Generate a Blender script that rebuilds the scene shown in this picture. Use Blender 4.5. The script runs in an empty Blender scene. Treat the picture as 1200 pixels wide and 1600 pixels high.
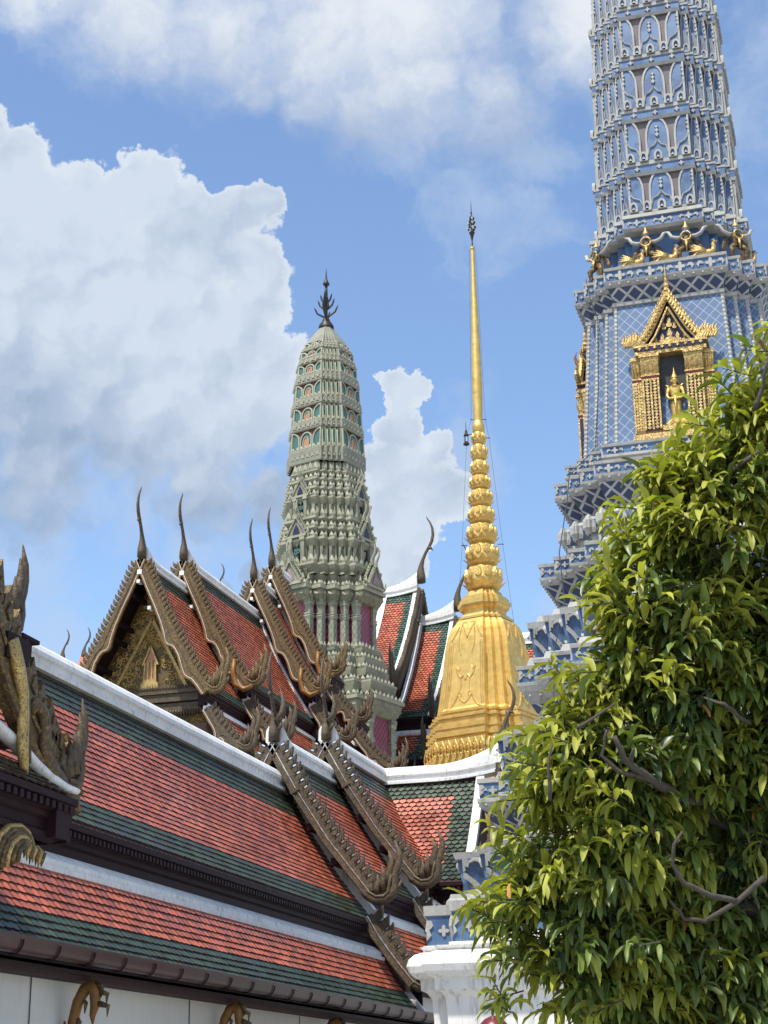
import bpy, math, random
from mathutils import Vector, Matrix
from math import sin, cos, pi, radians, sqrt, atan2
random.seed(7)
S = bpy.context.scene
COL = S.collection

# ------------------------------------------------------------------ camera
EYE = Vector((0, 0, 1.6)); YAW = radians(16.4); PIT = radians(19.8); ROLL = radians(0.7); FPX = 2595.0
FW = Vector((-sin(YAW)*cos(PIT), cos(YAW)*cos(PIT), sin(PIT)))
_rt = Vector((cos(YAW), sin(YAW), 0)); _up = _rt.cross(FW)
RT = _rt*cos(ROLL) - _up*sin(ROLL); UP = _rt*sin(ROLL) + _up*cos(ROLL)
cam = bpy.data.cameras.new('camera'); camo = bpy.data.objects.new('camera', cam); COL.objects.link(camo)
cam.sensor_fit = 'VERTICAL'; cam.sensor_height = 24.0; cam.lens = 24.0*FPX/1600.0
cam.clip_start = 0.1; cam.clip_end = 5000
M = Matrix((RT, UP, -FW)).transposed().to_4x4(); M.translation = EYE
camo.matrix_world = M
S.camera = camo

# ------------------------------------------------------------------ light
SUN_EL = radians(64); SUN_AZ = radians(198)     # azimuth clockwise from +Y
SUN_DIR = Vector((sin(SUN_AZ)*cos(SUN_EL), cos(SUN_AZ)*cos(SUN_EL), sin(SUN_EL)))
sl = bpy.data.lights.new('sun', 'SUN'); so = bpy.data.objects.new('sun', sl); COL.objects.link(so)
sl.energy = 3.0; sl.angle = radians(2.0); sl.color = (1.0, 0.95, 0.86)
so.rotation_euler = SUN_DIR.to_track_quat('Z', 'Y').to_euler()
so.location = (0, -20, 60)
S.view_settings.view_transform = 'Standard'; S.view_settings.look = 'None'
EXPO = 0.85
S.view_settings.exposure = EXPO; S.view_settings.gamma = 1.0
try: S.view_settings.use_curve_mapping = False
except Exception: pass
S.cycles.max_bounces = 5; S.cycles.diffuse_bounces = 3; S.cycles.glossy_bounces = 2
S.cycles.transmission_bounces = 2; S.cycles.transparent_max_bounces = 4
S.cycles.use_denoising = True

# ------------------------------------------------------------------ sky with clouds (by direction)
W = bpy.data.worlds.new('World'); S.world = W; W.use_nodes = True
wt = W.node_tree; wt.nodes.clear()
class NB:
    def __init__(s, t): s.t = t
    def n(s, ty, **k):
        x = s.t.nodes.new(ty)
        for a, b in k.items(): setattr(x, a, b)
        return x
    def put(s, sock, v):
        if hasattr(v, 'is_linked') or hasattr(v, 'links'): s.t.links.new(v, sock)
        else: sock.default_value = v
    def m(s, op, a, b=None, c=None, clamp=False):
        x = s.n('ShaderNodeMath', operation=op); x.use_clamp = clamp
        s.put(x.inputs[0], a)
        if b is not None: s.put(x.inputs[1], b)
        if c is not None: s.put(x.inputs[2], c)
        return x.outputs[0]
    def vm(s, op, a, b=None):
        x = s.n('ShaderNodeVectorMath', operation=op); s.put(x.inputs[0], a)
        if b is not None: s.put(x.inputs[1], b)
        return x.outputs['Value'] if op in ('DOT_PRODUCT', 'LENGTH', 'DISTANCE') else x.outputs[0]
    def noise(s, vec, scale, detail=4, rough=.55, dist=0.0, out='Fac'):
        x = s.n('ShaderNodeTexNoise'); s.put(x.inputs['Vector'], vec)
        x.inputs['Scale'].default_value = scale; x.inputs['Detail'].default_value = detail
        x.inputs['Roughness'].default_value = rough; x.inputs['Distortion'].default_value = dist
        return x.outputs[out]
    def mr(s, v, a, b, c=0.0, d=1.0, smooth=True):
        x = s.n('ShaderNodeMapRange'); x.interpolation_type = 'SMOOTHSTEP' if smooth else 'LINEAR'
        s.put(x.inputs[0], v)
        for i, q in zip((1, 2, 3, 4), (a, b, c, d)): s.put(x.inputs[i], q)
        return x.outputs[0]
    def mix(s, f, a, b, blend='MIX'):
        x = s.n('ShaderNodeMix', data_type='RGBA', blend_type=blend)
        s.put(x.inputs[0], f); s.put(x.inputs[6], a); s.put(x.inputs[7], b)
        return x.outputs[2]
    def rgb(s, c):
        x = s.n('ShaderNodeRGB'); x.outputs[0].default_value = (*c, 1); return x.outputs[0]

g = NB(wt)
tc = g.n('ShaderNodeTexCoord').outputs['Generated']
SKY_STR = 0.125
sky = g.n('ShaderNodeTexSky', sky_type='NISHITA'); sky.sun_disc = False
sky.sun_elevation = SUN_EL; sky.sun_rotation = SUN_AZ; sky.air_density = 1.0; sky.dust_density = 0.7; sky.ozone_density = 1.5
def pxdir(x, y):
    return (FW + RT*((x-600)/FPX) + UP*((800-y)/FPX)).normalized()
def blobs(lst, vec):
    acc = None
    for (x, y, r) in lst:
        c = pxdir(x, y)
        d = g.vm('DISTANCE', vec, tuple(c))
        v = g.m('MULTIPLY_ADD', d, -1.0/(r/FPX*0.95), 1.0)
        acc = v if acc is None else g.m('SMOOTH_MAX', acc, v, 0.12)
    return acc
# warped direction: makes billowing edges
n1 = g.noise(tc, 9.0, 5, .6, out='Color'); n2 = g.noise(tc, 38.0, 6, .62, out='Color')
w1 = g.vm('SUBTRACT', n1, (.5, .5, .5)); w2 = g.vm('SUBTRACT', n2, (.5, .5, .5))
def scl(v, k):
    x = g.n('ShaderNodeVectorMath', operation='SCALE'); g.put(x.inputs[0], v); x.inputs[3].default_value = k; return x.outputs[0]
wv = g.vm('ADD', tc, g.vm('ADD', scl(w1, .024), scl(w2, .036)))
wv2 = g.vm('ADD', tc, g.vm('ADD', scl(w1, .09), scl(w2, .02)))
vor = g.n('ShaderNodeTexVoronoi'); vor.feature = 'F1'; g.put(vor.inputs['Vector'], wv); vor.inputs['Scale'].default_value = 55
bump = g.m('SUBTRACT', .45, vor.outputs['Distance'])
CUM = [(-40,330,170),(100,380,130),(260,420,130),(330,560,150),(400,420,80),(180,600,200),(-30,270,120),(30,255,75),(85,335,80),(150,310,70),(240,305,80),(320,350,80),(405,335,50),(395,430,62),(385,500,85),
       (425,560,62),(170,480,190),(60,600,260),(270,640,230),(420,640,80),(330,760,140),(420,780,90),(40,760,160),
       (622,612,42),(652,600,30),(600,600,26),(612,670,50),(600,730,60),(640,745,70),(600,860,60),(690,765,62),(580,800,70),(640,810,70),(600,870,60),(680,700,34),(650,890,40),(395,905,42),(350,930,36)]
fb = g.m('ADD', blobs(CUM, wv), g.m('MULTIPLY', bump, .42))
sft = g.m('MULTIPLY', g.mr(g.vm('DOT_PRODUCT', tc, tuple(UP)), .12, -.03), g.mr(g.vm('DOT_PRODUCT', tc, tuple(RT)), .0, -.06))
mask1 = g.mr(fb, .05, g.m('MULTIPLY_ADD', sft, .75, .16))
# soft lower edge of the cumulus
TOPC = [(60,-40,120),(200,0,150),(330,40,170),(480,60,200),(640,20,240),(660,130,170),(560,190,120),(760,170,140),(900,-20,200),(480,170,110),(380,130,90)]
ft = blobs(TOPC, wv2)
mask2 = g.mr(g.m('ADD', ft, g.m('MULTIPLY', g.m('SUBTRACT', g.noise(wv, 14, 7, .62), .5), 1.3)), .02, .95)
WISP = [(840,240,110),(620,250,110),(1160,200,200),(1190,60,190),(740,330,150),(830,320,120),(100,1000,130),(30,900,140),(860,930,70),(300,880,130),(220,790,150),(720,700,120)]
fw_ = blobs(WISP, wv2)
mask3 = g.m('MULTIPLY', g.mr(g.m('ADD', fw_, g.m('MULTIPLY', g.m('SUBTRACT', g.noise(wv2, 22, 6, .6), .55), 2.2)), .0, .9), .52)
# scattered clouds in the rest of the sky
inF = g.vm('DOT_PRODUCT', tc, tuple(FW))
gen = g.mr(g.noise(tc, 3.2, 6, .6), .46, .66)
gen = g.m('MULTIPLY', gen, g.mr(inF, .95, .80))
# cloud tones
shade1 = g.noise(wv2, 11, 6, .6); shade2 = g.noise(wv, 30, 5, .6)
pv = g.vm('DOT_PRODUCT', tc, tuple(UP))            # height within the view
pu = g.vm('DOT_PRODUCT', tc, tuple(RT))
low = g.m('MULTIPLY', g.mr(g.m('ADD', pv, g.m('MULTIPLY', pu, .12)), .12, -.06), g.mr(pu, .0, -.07))
def relief_(sc, dl, base_v):
    off = (UP*.8-RT*.6)*dl
    v2 = g.n('ShaderNodeVectorMath', operation='ADD'); g.put(v2.inputs[0], base_v); v2.inputs[1].default_value = tuple(off)
    def h(v):
        x = g.n('ShaderNodeTexVoronoi'); x.feature = 'F1'; g.put(x.inputs['Vector'], v); x.inputs['Scale'].default_value = sc
        return x.outputs['Distance']
    return g.m('SUBTRACT', h(base_v), h(v2.outputs[0]))
rel = g.m('ADD', g.m('MULTIPLY', relief_(16, .016, wv2), 1.0), g.m('MULTIPLY', relief_(42, .007, wv), .9))
tone1 = g.m('ADD', g.m('ADD', g.m('MULTIPLY', low, .80), g.m('MULTIPLY', rel, -.55)), g.m('MULTIPLY', g.m('SUBTRACT', g.m('ADD', g.m('MULTIPLY', shade1, .7), g.m('MULTIPLY', shade2, .3)), .46), 1.7), clamp=True)
K = 1.0/SKY_STR/2**EXPO
def kc(r, gg, b): return g.rgb((r*K, gg*K, b*K))
edge = g.mr(fb, .12, .42)
c_cum = g.mix(tone1, kc(.670, .755, .870), kc(.300, .410, .590))
c_cum = g.mix(g.m('MULTIPLY', g.m('SUBTRACT', 1.0, edge), .50), c_cum, kc(.84, .89, .95))
tone2 = g.mr(g.m('ADD', g.m('ADD', g.m('MULTIPLY', g.noise(wv2, 9, 6, .62), .7), g.m('MULTIPLY', shade2, .3)), g.m('MULTIPLY', g.mr(pv, .20, .30), .34)), .46, .84)
c_top = g.mix(tone2, kc(.400, .510, .710), kc(.84, .88, .93))
c_wsp = kc(.520, .640, .830)
# clear sky: the Nishita sky, a little hazier low down
c_sky = g.mix(1.0, sky.outputs[0], g.rgb((.93, .98, 1.02)), 'MULTIPLY')
col = g.mix(gen, c_sky, kc(.72, .76, .84))
col = g.mix(mask3, col, c_wsp)
col = g.mix(g.m('MULTIPLY', mask2, .95), col, c_top)
col = g.mix(g.m('MULTIPLY', mask1, .97), col, c_cum)
bg = g.n('ShaderNodeBackground'); bg.inputs[1].default_value = SKY_STR
wt.links.new(col, bg.inputs[0])
wo = g.n('ShaderNodeOutputWorld'); wt.links.new(bg.outputs[0], wo.inputs[0])
W.cycles.sampling_method = 'MANUAL'; W.cycles.sample_map_resolution = 512

# ------------------------------------------------------------------ materials
def mat(name, col, rough=.6, metal=0.0, var=.25, vscale=2.5, bump=0.0, bscale=25.0, island=0.0, col2=None, c2scale=6.0,
        c2lo=.5, c2hi=.6, spec=.5, streak=0.0, coat=0.0, metal2=None, pattern=None, transl=0.0):
    m = bpy.data.materials.new(name); m.use_nodes = True
    t = m.node_tree; t.nodes.clear(); q = NB(t)
    out = q.n('ShaderNodeOutputMaterial'); p = q.n('ShaderNodeBsdfPrincipled')
    tco = q.n('ShaderNodeTexCoord'); oc = tco.outputs['Object']
    c = q.rgb(col)
    if pattern is not None:
        c = pattern(q, tco, c)
    if col2 is not None:
        f = q.mr(q.noise(oc, c2scale, 5, .6), c2lo, c2hi)
        c = q.mix(f, c, q.rgb(col2))
        if metal2 is not None:
            q.put(p.inputs['Metallic'], q.mr(f, 0, 1, metal, metal2, False))
    if var:
        v = q.noise(oc, vscale, 6, .62)
        k = q.mr(v, .25, .75, 1-var, 1+var*.8, False)
        hs = q.n('ShaderNodeHueSaturation'); q.put(hs.inputs['Color'], c); q.put(hs.inputs['Value'], k); c = hs.outputs[0]
    if streak:
        mp = q.n('ShaderNodeMapping'); q.put(mp.inputs[0], oc); mp.inputs['Scale'].default_value = (4, 4, .35)
        s_ = q.mr(q.noise(mp.outputs[0], 3.0, 5, .6), .5, .72)
        c = q.mix(q.m('MULTIPLY', s_, streak), c, q.mix(1.0, c, q.rgb((.35, .34, .32)), 'MULTIPLY'))
    if island:
        gi = q.n('ShaderNodeNewGeometry').outputs['Random Per Island']
        hs = q.n('ShaderNodeHueSaturation'); q.put(hs.inputs['Color'], c)
        q.put(hs.inputs['Value'], q.mr(gi, 0, 1, 1-island, 1+island, False))
        hs.inputs['Saturation'].default_value = 1.0; c = hs.outputs[0]
        q.put(p.inputs['Roughness'], q.mr(gi, 0, 1, max(.05, rough-.08), rough+.12, False))
    else:
        p.inputs['Roughness'].default_value = rough
    q.put(p.inputs['Base Color'], c)
    if metal2 is None: p.inputs['Metallic'].default_value = metal
    p.inputs['Specular IOR Level'].default_value = spec
    p.inputs['Coat Weight'].default_value = coat; p.inputs['Coat Roughness'].default_value = .15
    if bump:
        b = q.n('ShaderNodeBump'); b.inputs['Strength'].default_value = bump; b.inputs['Distance'].default_value = .02
        q.put(b.inputs['Height'], q.noise(oc, bscale, 5, .6)); q.put(p.inputs['Normal'], b.outputs[0])
    sh = p.outputs[0]
    if transl:
        tr = q.n('ShaderNodeBsdfTranslucent'); q.put(tr.inputs[0], q.mix(1.0, c, q.rgb((1.3, 1.5, .5)), 'MULTIPLY'))
        mx = q.n('ShaderNodeMixShader'); mx.inputs[0].default_value = transl
        t.links.new(sh, mx.inputs[1]); t.links.new(tr.outputs[0], mx.inputs[2]); sh = mx.outputs[0]
    t.links.new(sh, out.inputs[0])
    return m
def lattice(line, cw=.14, ch=.14, lw=.07):
    """diamond net of pale ribs, laid out by the surface's own UV in metres"""
    def f(q, tco, c):
        sp = q.n('ShaderNodeSeparateXYZ'); q.put(sp.inputs[0], tco.outputs['UV'])
        u = q.m('DIVIDE', sp.outputs[0], cw); v = q.m('DIVIDE', sp.outputs[1], ch)
        def ln(w):
            fr = q.m('FRACT', w); d = q.m('ABSOLUTE', q.m('SUBTRACT', fr, .5)); return q.mr(d, .5-lw-.03, .5-lw+.03)
        k = q.m('MAXIMUM', ln(q.m('ADD', u, v)), ln(q.m('SUBTRACT', u, v)))
        return q.mix(k, c, q.rgb(line))
    return f
MT = {}
MT['red']   = mat('glazed_red_tile', (.430, .100, .048), .42, island=.30, var=.28, vscale=.8, coat=.08, col2=(.47,.15,.095), c2scale=.8, c2lo=.45, c2hi=.75)
MT['green'] = mat('glazed_green_tile', (.030, .056, .031), .42, island=.42, var=.35, vscale=1.2, coat=.06, spec=.4)
MT['red2']  = mat('glazed_brick_tile', (.450, .105, .046), .45, island=.28, var=.25, vscale=.6, coat=.1)
MT['green2']= mat('glazed_dark_green_tile', (.026, .082, .052), .36, island=.3, var=.25, coat=.15)
MT['under'] = mat('roof_underlay', (.035, .016, .014), .9, var=.2)
MT['white'] = mat('white_plaster', (.80, .79, .75), .6, var=.14, vscale=1.2, col2=(.50, .49, .45), c2scale=4.5, c2lo=.58, c2hi=.76, streak=.55, bump=.15, bscale=14)
MT['wall']  = mat('painted_wall', (.62, .62, .58), .75, var=.06, vscale=.6, streak=.12)
MT['maroon']= mat('maroon_wood', (.022, .006, .009), .65, var=.35, vscale=3, bump=.2, spec=.25)
MT['maroond']= mat('dark_maroon_soffit', (.020, .008, .011), .75, var=.3, spec=.2)
MT['gutter']= mat('maroon_metal', (.046, .012, .012), .36, var=.3, vscale=1.5, coat=.06, spec=.35)
MT['gilt']  = mat('weathered_gilding', (.092, .060, .028), .55, .1, var=.55, vscale=9, bump=1.0, bscale=20, col2=(.27, .165, .045), c2scale=24, c2lo=.46, c2hi=.66, metal2=.4)
MT['giltd'] = mat('dark_weathered_gilding', (.082, .057, .032), .6, .0, var=.6, vscale=9, bump=1.0, bscale=20, col2=(.150, .100, .040), c2scale=22, c2lo=.46, c2hi=.68, metal2=.25)
MT['orange']= mat('ochre_gilding', (.22, .105, .022), .5, .2, var=.4, vscale=5, bump=.6, bscale=14)
MT['gold']  = mat('gold_leaf', (.72, .49, .15), .44, .62, var=.24, vscale=3.0, bump=.6, bscale=26, col2=(.62, .39, .10), c2scale=1.6, c2lo=.52, c2hi=.72, metal2=.6)
MT['goldc'] = mat('carved_gold', (.60, .42, .15), .45, .5, var=.45, vscale=9, bump=.8, bscale=22, col2=(.20, .115, .04), c2scale=40, c2lo=.46, c2hi=.66, metal2=.3)
MT['bronze']= mat('dark_bronze', (.045, .038, .035), .5, .5, var=.3)
MT['cable'] = mat('steel_cable', (.10, .11, .13), .5, .4, var=0)
MT['mirror']= mat('glass_mosaic', (.75, .75, .72), .12, .8, var=0)
MT['blue']  = mat('blue_ceramic', (.082, .158, .295), .45, var=.32, vscale=1.8, coat=.08, col2=(.050, .100, .215), c2scale=2.2, streak=.25)
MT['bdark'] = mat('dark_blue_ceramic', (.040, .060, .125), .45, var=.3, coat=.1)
MT['relief']= mat('grey_white_stucco', (.385, .38, .35), .7, var=.20, vscale=3, bump=.4, bscale=22, streak=.45)
MT['mauve'] = mat('mauve_stucco', (.190, .165, .170), .8, var=.25, vscale=2.5, streak=.3)
MT['blat']  = mat('blue_tile_net', (.082, .155, .285), .5, var=.25, vscale=1.2, pattern=lattice((.42, .43, .41), .21, .23, .032), coat=.1)
MT['dlat']  = mat('dark_blue_net', (.035, .055, .115), .5, var=.25, pattern=lattice((.44, .435, .41), .30, .30, .10))
MT['edgeshadow'] = mat('clay_edge_shadow', (.075, .030, .022), .9, var=.3)  # clay edge coloured dark to paint the shadow line below each tile
MT['sage']  = mat('sage_ceramic', (.275, .268, .185), .65, var=.28, vscale=1.2, bump=.5, bscale=7, col2=(.225, .235, .165), c2scale=2.5, streak=.5)
MT['sagel'] = mat('pale_sage_ceramic', (.36, .352, .25), .65, var=.25, vscale=1.5, bump=.4, bscale=7, streak=.35)
MT['sageb'] = mat('grey_sage_ceramic', (.25, .247, .19), .65, var=.25, vscale=1.6, bump=.5, bscale=6, streak=.3)
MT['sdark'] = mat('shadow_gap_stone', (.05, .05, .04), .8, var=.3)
MT['teal']  = mat('teal_ceramic', (.060, .150, .125), .4, var=.3, vscale=1.5, coat=.1)
MT['terra'] = mat('orange_ceramic', (.44, .20, .10), .5, var=.3, vscale=3)
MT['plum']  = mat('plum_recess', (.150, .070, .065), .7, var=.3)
MT['mlat']  = mat('maroon_net', (.230, .030, .062), .5, var=.25, pattern=lattice((.33, .21, .21), .34, .40, .045))
MT['slat']  = mat('sage_net', (.270, .285, .205), .6, var=.2, pattern=lattice((.085, .095, .07), .42, .52, .05))
MT['dark']  = mat('dark_interior', (.018, .018, .022), .9, var=0)
MT['darkn'] = mat('niche_back', (.055, .058, .062), .8, var=.4, vscale=5)
MT['navy']  = mat('navy_mosaic', (.025, .020, .060), .35, var=.3)
MT['redl']  = mat('red_lacquer', (.150, .012, .016), .35, var=.2)
MT['bark']  = mat('grey_bark', (.075, .062, .048), .85, var=.35, vscale=9, bump=.8, bscale=30)
MT['ground']= mat('stone_paving', (.32, .31, .29), .85, var=.2, vscale=.5)
MT['leafy'] = mat('young_lit_leaf', (.330, .335, .050), .48, island=.30, var=.15, vscale=3, transl=.28)  # palest leaf; sunlight on the outer crown is put into its colour
MT['leafm'] = mat('mature_half_lit_leaf', (.125, .170, .032), .45, island=.35, var=.2, vscale=3, transl=.18)  # middle leaf tone, between painted sunlight and painted shade
MT['leafd'] = mat('shaded_leaf', (.052, .084, .024), .45, island=.35, var=.2, vscale=3, transl=.10)  # darkest leaf; shade inside the crown is put into its colour
MT['leafb'] = mat('withered_leaf', (.30, .15, .03), .6, island=.3, var=.2)

# ------------------------------------------------------------------ mesh builder
class MB:
    def __init__(s, *mats):
        s.v = []; s.f = []; s.m = []; s.uv = []; s.mats = list(mats)
    def mi(s, m):
        if m not in s.mats: s.mats.append(m)
        return s.mats.index(m)
    def add(s, vs, fs, m=None, uvs=None):
        o = len(s.v); k = s.mi(m) if m is not None else 0
        s.v.extend([tuple(p) for p in vs])
        for i, f in enumerate(fs):
            s.f.append([o+a for a in f]); s.m.append(k)
            s.uv.append(uvs[i] if uvs else None)
    def box(s, c, sz, m=None, ax=None, top=1.0):
        c = Vector(c); X, Y, Z = ax if ax else (Vector((1,0,0)), Vector((0,1,0)), Vector((0,0,1)))
        a, b, d = sz[0]/2, sz[1]/2, sz[2]/2; vs = []
        for k, t in ((-1, 1.0), (1, top)):
            for (i, j) in ((-1,-1),(1,-1),(1,1),(-1,1)):
                vs.append(c + X*(i*a*t) + Y*(j*b*t) + Z*(k*d))
        s.add(vs, [(3,2,1,0),(4,5,6,7),(0,1,5,4),(1,2,6,5),(2,3,7,6),(3,0,4,7)], m)
    def prism(s, pts, O, A, B, N, t, m=None, back=True, bev=0.0):
        """outline pts (a,b) on plane O,A,B extruded by t along N (front at +t)"""
        n = len(pts); O = Vector(O)
        if sum(pts[i][0]*pts[(i+1)%n][1]-pts[(i+1)%n][0]*pts[i][1] for i in range(n)) < 0: pts = pts[::-1]
        if A.cross(B).dot(N) < 0: pts = pts[::-1]
        bk = [O + A*a + B*b for a, b in pts]
        if bev:
            ca = sum(p[0] for p in pts)/n; cb = sum(p[1] for p in pts)/n
            fr = [O + A*(ca+(a-ca)*(1-bev)) + B*(cb+(b-cb)*(1-bev)) + N*t for a, b in pts]
        else: fr = [p + N*t for p in bk]
        fs = [list(range(n, 2*n))] + [(i, (i+1) % n, n+(i+1) % n, n+i) for i in range(n)]
        if back: fs.append(list(range(n))[::-1])
        s.add(bk+fr, fs, m)
    def band(s, outer, inner, O, A, B, N, t, m=None, closed=True):
        """flat rim between two outlines, raised by t"""
        n = len(outer); O = Vector(O)
        P = lambda l, h: [O + A*a + B*b + N*h for a, b in l]
        if closed: outer = inset(outer, -.004)
        vs = P(outer, .002) + P(outer, t) + P(inner, t) + P(inner, .002)
        fs = []
        flip = A.cross(B).dot(N) < 0
        for i in range(n if closed else n-1):
            j = (i+1) % n
            for r in range(3):
                q = (r*n+i, r*n+j, (r+1)*n+j, (r+1)*n+i)
                fs.append(q[::-1] if flip else q)
        s.add(vs, fs, m)
    def tube(s, path, rad, seg=6, m=None, flat=None, caps=True, ref=None):
        """path of Vectors, radii; flat=(axis Vector, factor) squashes the section along axis"""
        n = len(path); path = [Vector(p) for p in path]
        if not isinstance(rad, (list, tuple)): rad = [rad]*n
        vs = []; prev = None
        for i in range(n):
            d = (path[min(i+1, n-1)] - path[max(i-1, 0)])
            if d.length < 1e-9: d = Vector((0, 0, 1))
            d.normalize()
            r0 = ref if ref is not None else prev
            if r0 is None: r0 = Vector((1, 0, 0)) if abs(d.x) < .8 else Vector((0, 1, 0))
            u = (r0 - d*r0.dot(d))
            if u.length < 1e-6: u = d.orthogonal()
            u.normalize(); w = d.cross(u); prev = u
            for k in range(seg):
                a = 2*pi*k/seg
                off = u*cos(a)*rad[i] + w*sin(a)*rad[i]
                if flat: off -= flat[0]*(off.dot(flat[0])*(1-flat[1]))
                vs.append(path[i]+off)
        fs = []
        for i in range(n-1):
            for k in range(seg):
                fs.append((i*seg+k, i*seg+(k+1) % seg, (i+1)*seg+(k+1) % seg, (i+1)*seg+k))
        if caps:
            fs.append(tuple(range(seg))[::-1]); fs.append(tuple(range((n-1)*seg, n*seg)))
        s.add(vs, fs, m)
    def lathe(s, prof, O=(0,0,0), seg=12, m=None, ax=None):
        O = Vector(O); X, Y, Z = ax if ax else (Vector((1,0,0)), Vector((0,1,0)), Vector((0,0,1)))
        vs = []
        for r, z in prof:
            for k in range(seg):
                a = 2*pi*k/seg; vs.append(O + X*(r*cos(a)) + Y*(r*sin(a)) + Z*z)
        fs = []
        for i in range(len(prof)-1):
            for k in range(seg):
                fs.append((i*seg+k, i*seg+(k+1) % seg, (i+1)*seg+(k+1) % seg, (i+1)*seg+k))
        fs.append(tuple(range(seg))[::-1]); fs.append(tuple(range((len(prof)-1)*seg, len(prof)*seg)))
        s.add(vs, fs, m)
    def build(s, name, parent=None, smooth=False, angle=None):
        me = bpy.data.meshes.new(name)
        off = Vector((0,0,0))
        p = parent
        while p is not None and not p.get('_local'): off = off + p.location; p = p.parent
        vs = [(x-off.x, y-off.y, z-off.z) for x, y, z in s.v] if off.length else s.v
        me.from_pydata(vs, [], s.f)
        for m in s.mats: me.materials.append(MT[m])
        me.polygons.foreach_set('material_index', s.m)
        if any(u is not None for u in s.uv):
            ul = me.uv_layers.new(name='UV'); flat = []
            for f, u in zip(s.f, s.uv):
                for i in range(len(f)):
                    flat.extend(u[i] if u is not None else (0.0, 0.0))
            ul.data.foreach_set('uv', flat)
        if smooth:
            me.polygons.foreach_set('use_smooth', [True]*len(me.polygons))
            if angle:
                try: me.set_sharp_from_angle(angle=radians(angle))
                except Exception: pass
        me.update()
        o = bpy.data.objects.new(name, me); COL.objects.link(o)
        if parent is not None: o.parent = parent
        return o
def tag(o, label=None, cat=None, group=None, kind=None):
    if label: o['label'] = label
    if cat: o['category'] = cat
    if group: o['group'] = group
    if kind: o['kind'] = kind
    return o
def thing(name, label, cat, loc=(0,0,0), rotz=0.0, group=None, local=False):
    o = bpy.data.objects.new(name, None); COL.objects.link(o)
    o.location = loc; o.rotation_euler = (0, 0, rotz); o.empty_display_size = .3
    if local: o['_local'] = 1
    return tag(o, label, cat, group)
X3, Y3, Z3 = Vector((1,0,0)), Vector((0,1,0)), Vector((0,0,1))

# ground
mb = MB('ground'); mb.add([(-900,-300,0),(900,-300,0),(900,1500,0),(-900,1500,0)], [(0,1,2,3)])
tag(mb.build('ground'), kind='structure')

# ------------------------------------------------------------------ redented towers
def rplan(w, c, n):
    a = c*w; d = (w-a)/n; q = []
    for k in range(n+1):
        q.append((w-k*d, a+k*d))
        if k < n: q.append((w-(k+1)*d, a+k*d))
    pts = []
    for r in range(4):
        for (x, y) in q:
            for _ in range(r): x, y = -y, x
            pts.append((x, y))
    return pts
def facets(w, c, n, view, lim=-.15):
    """list of (centre, normal, lateral, width, k) of the outward faces turned to the viewer"""
    P = rplan(w, c, n); out = []
    for i in range(len(P)):
        p = Vector((*P[i-1], 0)); q = Vector((*P[i], 0)); e = q-p; L = e.length
        if L < 1e-6: continue
        e /= L; nm = Vector((e.y, -e.x, 0))
        if nm.dot(view) < lim: continue
        out.append(((p+q)/2, nm, e, L, i))
    return out
def rloft(mb, prof, c, n, cap=True):
    """prof: list of (z, w, mat): mat covers the segment above"""
    for (z0, w0, m), (z1, w1, _) in zip(prof[:-1], prof[1:]):
        A = rplan(w0, c, n); B = rplan(w1, c, n); N = len(A); vs = []; fs = []; uv = []
        h = sqrt((z1-z0)**2+(w1-w0)**2)
        for i in range(N):
            j = (i+1) % N
            L = sqrt((A[i][0]-A[j][0])**2+(A[i][1]-A[j][1])**2)
            o = len(vs)
            vs += [(*A[i], z0), (*A[j], z0), (*B[j], z1), (*B[i], z1)]
            fs.append((o, o+1, o+2, o+3)); uv.append(((-L/2, 0), (L/2, 0), (L/2*w1/max(w0,1e-6), h), (-L/2*w1/max(w0,1e-6), h)))
        mb.add(vs, fs, m, uv)
    if cap:
        z, w, _ = prof[-1]; A = rplan(max(w, .001), c, n)
        mb.add([(*p, z) for p in A], [tuple(range(len(A)))], prof[-2][2])
def arch(w, h, k=.55, seg=5, half=0):
    """pointed arch outline, width w, height h, straight up to k*h; half=-1/+1 keeps the side"""
    P = []
    L = [(-w/2, 0), (-w/2, k*h)]
    for i in range(1, seg+1):
        t = i/seg; L.append((-w/2*cos(t*pi/2)**.9 if t < 1 else 0.0, k*h+(1-k)*h*(sin(t*pi/2)**.95)))
    R = [(-a, b) for a, b in L[::-1][1:]]
    if half == 0: return L+R
    if half < 0: return L + [(0, 0)]
    return [(0, 0)] + [(0, h)] + R
def inset(pts, d):
    n = len(pts); out = []
    area = sum(pts[i][0]*pts[(i+1)%n][1]-pts[(i+1)%n][0]*pts[i][1] for i in range(n))
    sg = 1 if area > 0 else -1
    for i in range(n):
        p0 = Vector(pts[i-1]); p1 = Vector(pts[i]); p2 = Vector(pts[(i+1) % n])
        e1 = (p1-p0).normalized(); e2 = (p2-p1).normalized()
        n1 = Vector((-e1.y, e1.x))*sg; n2 = Vector((-e2.y, e2.x))*sg
        b = n1+n2
        if b.length < 1e-5: b = n1
        b.normalize(); k = d/max(.45, b.dot(n1))
        out.append(tuple(p1+b*k))
    return out
def flower(mb, O, A, B, N, r, m, leaves=True, t=.025):
    P = []
    for i in range(16):
        a = 2*pi*i/16; rr = r*(1.0 if i % 4 == 0 else (.42 if i % 4 == 2 else .78))
        P.append((rr*cos(a), rr*sin(a)))
    mb.prism(P, O, A, B, N, t, m, back=False)
    if leaves:
        for sg in (-1, 1):
            L = [(sg*r*1.15, -.1*r), (sg*r*1.5, r*.55), (sg*r*2.1, r*.6), (sg*r*2.5, 0), (sg*r*2.05, -.7*r), (sg*r*2.0, -.1*r), (sg*r*1.7, .05*r)]
            mb.prism(L, O, A, B, N, t*.8, m, back=False)
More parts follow.
